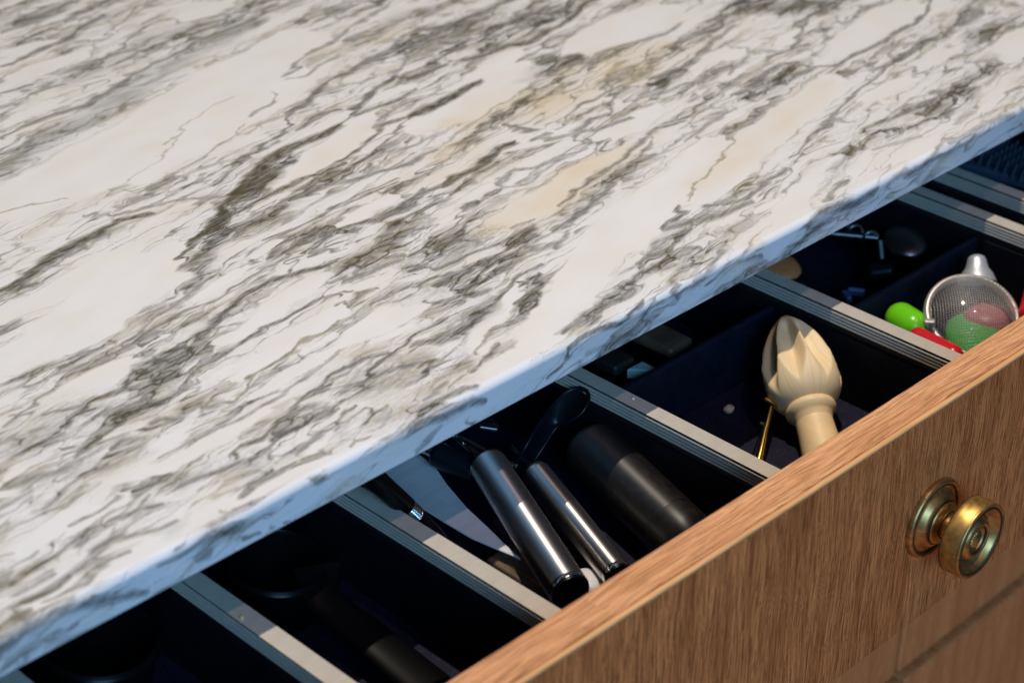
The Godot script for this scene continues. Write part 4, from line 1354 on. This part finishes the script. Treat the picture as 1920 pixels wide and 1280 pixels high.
func contents() -> void:
	steel_handle("steel_tube_handle", "thicker steel tube handle with black end cap, nearest the knife blade", Vector3(0.0263, -0.0590, -0.0368), Vector3(-0.0153, -0.0600, 0.0555), 0.0090, Vector3(0.0332, -0.0600, -0.0669))
	steel_handle("steel_tube_handle", "slimmer steel tube handle beside the thick black rubber handle", Vector3(0.0500, -0.0705, -0.0285), Vector3(0.0200, -0.0725, 0.0517), 0.0068, Vector3(0.0574, -0.0715, -0.0514))
	# thick rubber handle
	var a := Vector3(0.0845, -0.0715, -0.0261)
	var b := Vector3(0.0679, -0.0750, 0.0402)
	var r := 0.0150
	var t := thing("rubber_handle", "thick matt black rubber handle lying behind the steel tubes", "kitchen tool", a)
	var at := along(Vector3.ZERO, b - a)
	var long := a.distance_to(b)
	var s := Shape.new()
	s.lathe([Vector2(0.0, -0.002), Vector2(r * 0.55, -0.0018), Vector2(r * 0.85, -0.0006), Vector2(r * 0.97, 0.002), Vector2(r, 0.006), Vector2(r * 0.99, long * 0.5), Vector2(r * 0.98, long)], at, 64)
	obj("grip", s, mat.rubber, t)
	s = Shape.new()
	s.lathe([Vector2(r * 0.98, long), Vector2(r * 0.955, long + 0.0005), Vector2(r * 0.955, long + 0.0011), Vector2(r * 0.98, long + 0.0016), Vector2(r * 0.97, long + 0.012), Vector2(r * 0.8, long + 0.017), Vector2(0.0, long + 0.018)], at, 64)
	obj("end_cap", s, mat.rubber, t)
	loop_tool()
	knife()
	reamer()
	strainer()
	# brass coloured flat handle below the reamer
	var g0 := Vector3(0.1832, -0.0760, 0.0083)
	var g1 := Vector3(0.1535, -0.0890, 0.0246)
	t = thing("brass_stirrer", "narrow brass stirring stick lying under the wooden reamer", "stirrer", g0)
	s = Shape.new()
	s.tube([Vector3.ZERO, (g1 - g0) * 0.5 + Vector3(0, 0.001, 0), g1 - g0], [Vector2(0.0012, 0.0022), Vector2(0.0018, 0.0026), Vector2(0.0024, 0.0026)], 10)
	obj("handle", s, mat.gold, t)
	s = Shape.new()
	s.tube([Vector3(0.0002, 0.0022, -0.004), Vector3(0.0002, 0.0018, 0.004)], [Vector2(0.0026, 0.0016)], 10)
	obj("end_ferrule", s, mat.gold, t)
	var w0 := Vector3(0.1769, -0.0850, 0.0103)  # pale strip that stands in for a reflection beside the brass
	var w1 := Vector3(0.1538, -0.0900, 0.0215)
	t = thing("pale_reflection_strip", "pale strip standing in for a reflection next to the narrow brass stick", "stirrer", w0)
	s = Shape.new()
	s.tube([Vector3.ZERO, w1 - w0], [Vector2(0.0016, 0.0010), Vector2(0.0024, 0.0010)], 10)
	obj("handle", s, mat.chrome, t)
	s = Shape.new()
	s.tube([Vector3(0.0002, 0.0006, -0.003), Vector3(0.0, 0.0002, 0.003)], [Vector2(0.0019, 0.0014)], 10)
	obj("end_ferrule", s, mat.chrome, t)
	# behind the low cross piece
	var p0 := Vector3(0.1812, -0.0600, -0.0443)
	t = thing("wooden_spatula", "dark wooden spatula handle behind the low leather cross piece", "spatula", p0)
	s = Shape.new()
	s.box(Vector3(-0.004, -0.004, -0.062), Vector3(0.019, 0.007, 0.120), 0.003)
	obj("handle", s, mat.walnut, t)
	s = Shape.new()
	s.box(Vector3(-0.004, -0.004, -0.170), Vector3(0.045, 0.006, 0.098), 0.0028)
	obj("paddle", s, mat.walnut, t)
	p0 = Vector3(0.1417, -0.0590, -0.0381)
	t = thing("teal_tipped_tool", "dark handle with a pale teal tip in the shade behind the reamer", "kitchen tool", p0)
	s = Shape.new()
	s.plate(PackedVector2Array([Vector2(-0.0055, -0.010), Vector2(0.0058, -0.010), Vector2(0.0058, 0.0010), Vector2(0.003, 0.0002)]), 0.006, 0.0008, Transform3D(Basis.IDENTITY, Vector3(0, -0.006, 0)))
	obj("tip", s, mat.teal, t)
	s = Shape.new()
	s.box(Vector3(-0.0012, -0.0032, -0.080), Vector3(0.0155, 0.0064, 0.130), 0.002)
	obj("handle", s, mat.dark, t)
	# a rod and dark bits at the back of the knife compartment
	var r0 := Vector3(0.0299, -0.0560, -0.0616)
	var r1 := Vector3(0.0357, -0.0600, -0.0273)
	t = thing("skewer", "thin steel skewer crossing behind the steel tube handles", "skewer", r0)
	s = Shape.new()
	s.tube([Vector3.ZERO, r1 - r0], [Vector2.ONE * 0.0011], 10)
	obj("rod", s, mat.chrome, t)
	s = Shape.new()
	var eye := []
	for k in 17:
		var f := TAU * k / 16.0
		eye.append((r0 - r1).normalized() * 0.005 + Vector3(cos(f) * 0.005, 0, sin(f) * 0.005))
	s.tube(eye, [Vector2.ONE * 0.001], 8, Vector3.UP, false)
	obj("eye_ring", s, mat.chrome, t)
	var q0 := Vector3(0.0165, -0.0600, -0.0597)
	var q1 := Vector3(0.0222, -0.0640, -0.0425)
	t = thing("dark_handled_tool", "dark blue plastic handle end poking out between skewer and knife blade", "kitchen tool", q0)
	var cap := capsule_path(Vector3.ZERO, q1 - q0, 0.0062)
	s = Shape.new()
	s.tube(cap[0], cap[1], 18)
	obj("handle", s, mat.navy_plastic, t)
	s = Shape.new()
	s.tube([(q0 - q1) * 0.12, (q0 - q1) * 1.2], [Vector2.ONE * 0.0028], 12)
	obj("shaft", s, mat.chrome, t)
	var m0 := Vector3(0.0521, -0.0620, -0.0585)
	t = thing("bottle_opener", "small dull steel opener in the shade behind the tube handles", "bottle opener", m0)
	s = Shape.new()
	s.box(Vector3(0, 0, -0.004), Vector3(0.005, 0.003, 0.010), 0.0012, Basis(Vector3(0.3, 1, 0).normalized(), 0.9))
	obj("head", s, mat.dull, t)
	s = Shape.new()
	s.tube([Vector3(0.004, -0.001, -0.008), Vector3(0.030, -0.004, -0.060)], [Vector2(0.004, 0.002)], 12)
	obj("handle", s, mat.black, t)
	# small knurled grip over the divider
	var k0 := Vector3(-0.0407, -0.0400, -0.0240)
	var k1 := Vector3(-0.0321, -0.0520, -0.0212)
	t = thing("scoring_tool", "small black handled tool with knurled steel grip resting on the ribbed divider", "kitchen tool", k0)
	var kd := (k1 - k0).normalized()
	var kat := along(Vector3.ZERO, kd)
	var kl := k0.distance_to(k1)
	var krows := []
	for k in 25:
		var ring := []
		for c in 48:
			var f := TAU * c / 48.0
			var bump := 1.0 + 0.10 * sin(f * 9.0) * sin(k * PI / 2.0 + 0.6)
			ring.append(kat * Vector3(cos(f) * 0.0042 * bump, sin(f) * 0.0042 * bump, kl * 0.35 + kl * 0.5 * k / 24.0))
		krows.append(ring)
	s = Shape.new()
	s.sheet(krows, true, kat * Vector3(0, 0, kl * 0.6))
	obj("knurled_grip", s, mat.chrome, t)
	s = Shape.new()
	s.tube([kd * -0.055, kd * -0.02, kd * kl * 0.36], [Vector2(0.0045, 0.0045), Vector2(0.0052, 0.0052), Vector2(0.0048, 0.0048)], 18)
	obj("handle", s, mat.black, t)
	s = Shape.new()
	s.tube([kd * kl * 0.84, kd * (kl + 0.010), kd * (kl + 0.036)], [Vector2(0.0040, 0.0040), Vector2(0.0034, 0.0034), Vector2(0.0014, 0.0014)], 16)
	obj("point", s, mat.black, t)
	# dark folding tool with brass edged seams under the thick steel tube
	var f0 := Vector3(-0.0030, -0.0760, 0.0018)
	var f1 := Vector3(-0.0026, -0.0780, 0.0365)
	t = thing("folding_tool", "dark brown flat handle with thin brass seams under the thicker steel tube", "kitchen tool", f0)
	s = Shape.new()
	s.box((f1 - f0) * 0.5, Vector3(0.017, 0.005, f0.distance_to(f1) * 1.12), 0.0018, along(Vector3.ZERO, f1 - f0).basis)
	obj("scale", s, mat.walnut, t)
	for e in [-0.0045, 0.0050]:
		s = Shape.new()
		var sb := along(Vector3.ZERO, f1 - f0)
		s.box((f1 - f0) * 0.5 + sb.basis * Vector3(e, 0.0026, 0.004), Vector3(0.0007, 0.0006, f0.distance_to(f1) * 0.8), 0.0002, sb.basis)
		obj("brass_seam", s, mat.gold, t)
	var n0 := Vector3(0.0145, -0.0800, 0.0379)
	t = thing("white_plastic_lid", "small pale plastic lid between the ends of the two steel tubes", "lid", n0)
	s = Shape.new()
	s.pebble(Vector3.ZERO, Vector3(0.0085, 0.0042, 0.0085), 9, 0.02)
	obj("dome", s, mat.white, t)
	s = Shape.new()
	s.lathe([Vector2(0.0075, -0.006), Vector2(0.0092, -0.0055), Vector2(0.0092, -0.001), Vector2(0.0080, 0.0)], along(Vector3.ZERO, Vector3.UP, Vector3.RIGHT), 32)
	obj("skirt", s, mat.white, t)
	# black cups with stepped lips
	for e in [["black plastic measuring cup in the front corner compartment", Vector3(-0.1771, -0.0560, -0.0560), 0.0245], ["black plastic measuring cup whose handle crosses the second compartment", Vector3(-0.0896, -0.0600, -0.0490), 0.0215]]:
		var c0: Vector3 = e[1]
		var cr: float = e[2]
		t = thing("measuring_cup", e[0], "measuring cup", c0, "black measuring cups")
		var cat := along(Vector3.ZERO, Vector3(0.05, 1, 0.12), Vector3.RIGHT)
		s = Shape.new()
		s.lathe([Vector2(0, -0.030), Vector2(cr * 0.75, -0.030), Vector2(cr * 0.90, -0.026), Vector2(cr * 0.97, -0.004), Vector2(cr * 1.03, -0.0034), Vector2(cr * 1.06, -0.0028), Vector2(cr * 1.06, -0.0016), Vector2(cr * 1.02, -0.0010), Vector2(cr * 0.99, 0.0), Vector2(cr * 0.96, 0.0004), Vector2(cr * 0.92, -0.001), Vector2(cr * 0.86, -0.024), Vector2(0, -0.027)], cat, 72)
		obj("cup", s, mat.black, t)
		s = Shape.new()
		if cr > 0.023:
			s.tube([Vector3(-0.018, -0.004, -0.016), Vector3(-0.045, -0.006, -0.05), Vector3(-0.05, -0.010, -0.10)], [Vector2(0.007, 0.002)], 14)
		else:
			var h1: Vector3 = Vector3(-0.0842, -0.0720, -0.0256) - c0
			var h2: Vector3 = Vector3(-0.0794, -0.0800, -0.0023) - c0
			var h3: Vector3 = Vector3(-0.0805, -0.0840, 0.0386) - c0
			s.tube([Vector3(0.012, -0.003, 0.012), h1, h2, h3], [Vector2(0.011, 0.0025), Vector2(0.0085, 0.0028), Vector2(0.0095, 0.003), Vector2(0.0105, 0.003)], 20)
		obj("handle", s, mat.black, t)
	# green, red and pink plastics round the strainer
	var v0 := Vector3(0.2847, -0.0640, 0.0139)
	var v1 := Vector3(0.2826, -0.0640, 0.0229)
	t = thing("green_scoop", "bright green plastic scoop with a shiny rounded end beside the strainer", "scoop", v0)
	cap = capsule_path(Vector3.ZERO, v1 - v0, 0.0086, 1.0)
	s = Shape.new()
	s.tube(cap[0], cap[1], 24)
	obj("handle", s, mat.green, t)
	s = Shape.new()
	s.pebble(Vector3(0.3062, -0.0700, 0.0479) - v0, Vector3(0.026, 0.007, 0.017), 4, 0.02, Basis(Vector3.UP, 0.72))
	obj("bowl", s, mat.green_soft, t)
	t = thing("red_peeler", "glossy red plastic handle tucked between strainer rim and divider", "peeler", Vector3(0.2654, -0.0560, 0.0502))
	s = Shape.new()
	var e0: Vector3 = Vector3(0.2629, -0.0560, 0.0388) - t.position
	var e1: Vector3 = Vector3(0.2612, -0.0560, 0.0609) - t.position
	cap = capsule_path(e0, e1, 0.0052, 1.0)
	s.tube(cap[0], cap[1], 18)
	obj("handle", s, mat.red, t)
	s = Shape.new()
	s.tube([e1, e1 + (e1 - e0).normalized() * 0.03 + Vector3(0, -0.01, 0)], [Vector2(0.003, 0.001)], 10)
	obj("blade", s, mat.chrome, t)
	t = thing("red_handled_tool", "red plastic handle showing beyond the strainer's far side", "kitchen tool", Vector3(0.3246, -0.0540, 0.0636))
	s = Shape.new()
	cap = capsule_path(Vector3(-0.004, 0, 0.004), Vector3(0.03, 0.0, -0.012), 0.0056)
	s.tube(cap[0], cap[1], 18)
	obj("handle", s, mat.red, t)
	s = Shape.new()
	s.tube([Vector3(0.03, 0, -0.012), Vector3(0.055, -0.004, -0.024)], [Vector2(0.003, 0.0016)], 10)
	obj("shank", s, mat.chrome, t)
	t = thing("pink_lid", "dusky pink plastic lid seen through the strainer mesh", "lid", Vector3(0.3192, -0.0640, 0.0451))
	s = Shape.new()
	s.pebble(Vector3.ZERO, Vector3(0.012, 0.006, 0.012), 8, 0.03)
	obj("dome", s, mat.pink, t)
	s = Shape.new()
	s.lathe([Vector2(0.011, -0.006), Vector2(0.0128, -0.005), Vector2(0.0128, 0.0), Vector2(0.0116, 0.001)], along(Vector3.ZERO, Vector3.UP, Vector3.RIGHT), 32)
	obj("skirt", s, mat.pink, t)
	# steel and dark things in the shade behind the second cross piece
	var sp := Vector3(0.3593, -0.0600, -0.0219)
	t = thing("dessert_spoon", "steel spoon whose bowl edge glints behind the strainer", "spoon", sp)
	s = Shape.new()
	s.pebble(Vector3(-0.004, -0.002, -0.012), Vector3(0.012, 0.0042, 0.018), 12, 0.0, Basis(Vector3.UP, -0.75))
	obj("bowl", s, mat.dull, t)
	s = Shape.new()
	s.tube([Vector3(-0.014, 0, -0.024), Vector3(-0.050, 0.004, -0.065), Vector3(-0.070, 0.006, -0.10)], [Vector2(0.0022, 0.0014), Vector2(0.003, 0.0014)], 10)
	obj("handle", s, mat.dull, t)
	var cw := Vector3(0.3424, -0.0600, -0.0419)  # tool made up round a few small glints
	t = thing("rod_tool", "dark corkscrew guessed from glints, with a short steel rod in the shaded rear compartment", "rod_tool", cw)
	s = Shape.new()
	s.tube([Vector3.ZERO, Vector3(0.3382, -0.0680, -0.0367) - cw], [Vector2.ONE * 0.0021], 12)
	obj("rod", s, mat.dull, t)
	s = Shape.new()
	cap = capsule_path(Vector3(0.3364, -0.0720, -0.0295) - cw, Vector3(0.3306, -0.0740, -0.0367) - cw, 0.0050)
	s.tube(cap[0], cap[1], 16)
	obj("grip", s, mat.navy_plastic, t)
	s = Shape.new()
	var coil := []
	for k in 49:
		var f := TAU * k / 12.0
		coil.append(Vector3(cos(f) * 0.0035, sin(f) * 0.0035, -0.004 - 0.0009 * k))
	s.tube(coil, [Vector2.ONE * 0.0011], 8)
	obj("coil_wire", s, mat.dull, t)
	var bl := Vector3(0.2868, -0.0640, -0.0203)
	t = thing("blue_clip", "small blue plastic clip beside the divider in the rear compartment", "clip", bl)
	for e in [-0.35, 0.35]:
		s = Shape.new()
		s.box(Vector3(e * 0.012, 0, 0), Vector3(0.0036, 0.005, 0.010), 0.0016, Basis(Vector3.UP, e * 1.6))
		obj("jaw", s, mat.blue, t)
	var br := Vector3(0.2909, -0.0700, -0.0651)
	t = thing("wooden_spoon", "reddish wooden spoon end in the dark corner behind the divider", "spoon", br)
	s = Shape.new()
	s.pebble(Vector3(0, 0, -0.02), Vector3(0.016, 0.006, 0.026), 14, 0.0)
	obj("bowl", s, mat.oak_low, t)
	s = Shape.new()
	s.tube([Vector3(0, 0, -0.04), Vector3(0.02, 0, -0.20)], [Vector2.ONE * 0.005], 14)
	obj("handle", s, mat.oak_low, t)
	# blue grey ribbed thing at the far right
	var rb := Vector3(0.4559, -0.0440, -0.0205)
	t = thing("silicone_brush", "slate blue bristle brush lying beyond the last divider", "brush", rb)
	s = Shape.new()
	s.box(Vector3(0.004, -0.008, -0.012), Vector3(0.030, 0.008, 0.060), 0.003, Basis(Vector3.UP, 0.2))
	obj("head", s, mat.slate, t)
	s = Shape.new()
	for k in 60:
		var bx := -0.010 + 0.028 * float(k % 6) / 5.0
		var bz := -0.038 + 0.052 * float(k / 6) / 9.0
		s.tube([Vector3(bx, -0.005, bz), Vector3(bx + 0.001, 0.004, bz + 0.002)], [Vector2.ONE * 0.0012, Vector2.ONE * 0.0009], 6)
	obj("bristles", s, mat.slate, t).set_meta("kind", "stuff")
	s = Shape.new()
	s.tube([Vector3(0.004, -0.008, -0.04), Vector3(0.0, -0.01, -0.16)], [Vector2(0.006, 0.004)], 12)
	obj("handle", s, mat.black, t)
	# crumbs
	var crumbs := [["tan bread crumb on the dark mat beside the reamer", Vector3(0.1827, -0.0900, -0.0179), 0.0031, "crumb"], ["white speck on the dark wall under the rail by the rubber handle", Vector3(0.1038, -0.0800, 0.0179), 0.0008, "white"], ["yellow crumb on the aluminium rail nearest the corner", Vector3(-0.1390, -0.0416, -0.0101), 0.0011, "gold_crumb"], ["white crumb on the shaded rail beside the plastic loop", Vector3(0.0964, -0.0416, -0.0097), 0.0008, "white"]]
	mat.gold_crumb = paint(0.75, 0.62, 0.16, 0.7)
	for k in crumbs.size():
		s = Shape.new()
		var size: float = crumbs[k][2]
		s.pebble(Vector3.ZERO, Vector3(size, size * 0.7, size * 0.85), 40 + k, 0.5, Basis(Vector3.UP, k * 0.8), 6)
		var o := obj("crumb", s, mat[crumbs[k][3]])
		o.position = crumbs[k][1]
		tag(o, crumbs[k][0], "crumb")


func _ready() -> void:
	# camera
	var cam := Camera3D.new()
	cam.name = "camera"
	add_child(cam)
	cam.transform = Transform3D(Basis(Vector3(0.703937, 0.010067, 0.710192), Vector3(0.356160, 0.860098, -0.365215), Vector3(-0.614511, 0.510029, 0.601869)), Vector3(-0.516308, 0.464053, 0.509644))
	cam.near = 0.05
	cam.far = 60.0
	var lens := CameraAttributesPhysical.new()
	lens.frustum_focal_length = 70.328
	lens.exposure_aperture = 10.0
	lens.frustum_focus_distance = 0.93
	cam.attributes = lens
	cam.fov = 19.3661
	cam.current = true
	# surroundings: a dim cool room
	var env := Environment.new()
	env.background_mode = Environment.BG_COLOR
	env.background_color = lin(0.020, 0.024, 0.034)
	env.tonemap_mode = Environment.TONE_MAPPER_LINEAR
	env.tonemap_exposure = 1.0
	env.sdfgi_enabled = true
	env.ssao_enabled = true
	env.ssil_enabled = true
	var we := WorldEnvironment.new()
	we.name = "world"
	we.environment = env
	add_child(we)
	# out of view: two ceiling downlights (one just behind the worktop's edge, a weaker one in front) and a window placed to throw blue light on the slab edge and fronts
	lamp("downlight", Vector3(0.13, 1.55, -0.095), lin(1.0, 0.885, 0.73), 1.97, 0.012)
	lamp("downlight", Vector3(0.10, 1.55, 0.610), lin(1.0, 0.68, 0.66), 0.36, 0.012)
	var win := AreaLight3D.new()
	win.name = "unseen_window_light"
	add_child(win)
	win.look_at_from_position(Vector3(-1.3, 1.15, 2.35), Vector3(0.1, 0, 0), Vector3.UP)
	win.area_size = Vector2(1.3, 1.5)
	win.light_color = lin(0.26, 0.58, 1.0)
	win.light_energy = 6.6
	win.area_range = 8.0
	win.shadow_enabled = true
	materials()
	unseen_kitchen_floor()
	countertop()
	drawer()
	cabinet()
	contents()


func lamp(called: String, at: Vector3, color: Color, energy: float, size: float) -> void:
	var l := SpotLight3D.new()
	l.name = numbered(called)
	add_child(l)
	l.position = at
	l.rotation_degrees.x = -90
	l.spot_angle = 60.0
	l.spot_range = 6.0
	l.spot_attenuation = 2.0
	l.light_color = color
	l.light_energy = energy
	l.light_size = size
	l.shadow_enabled = true
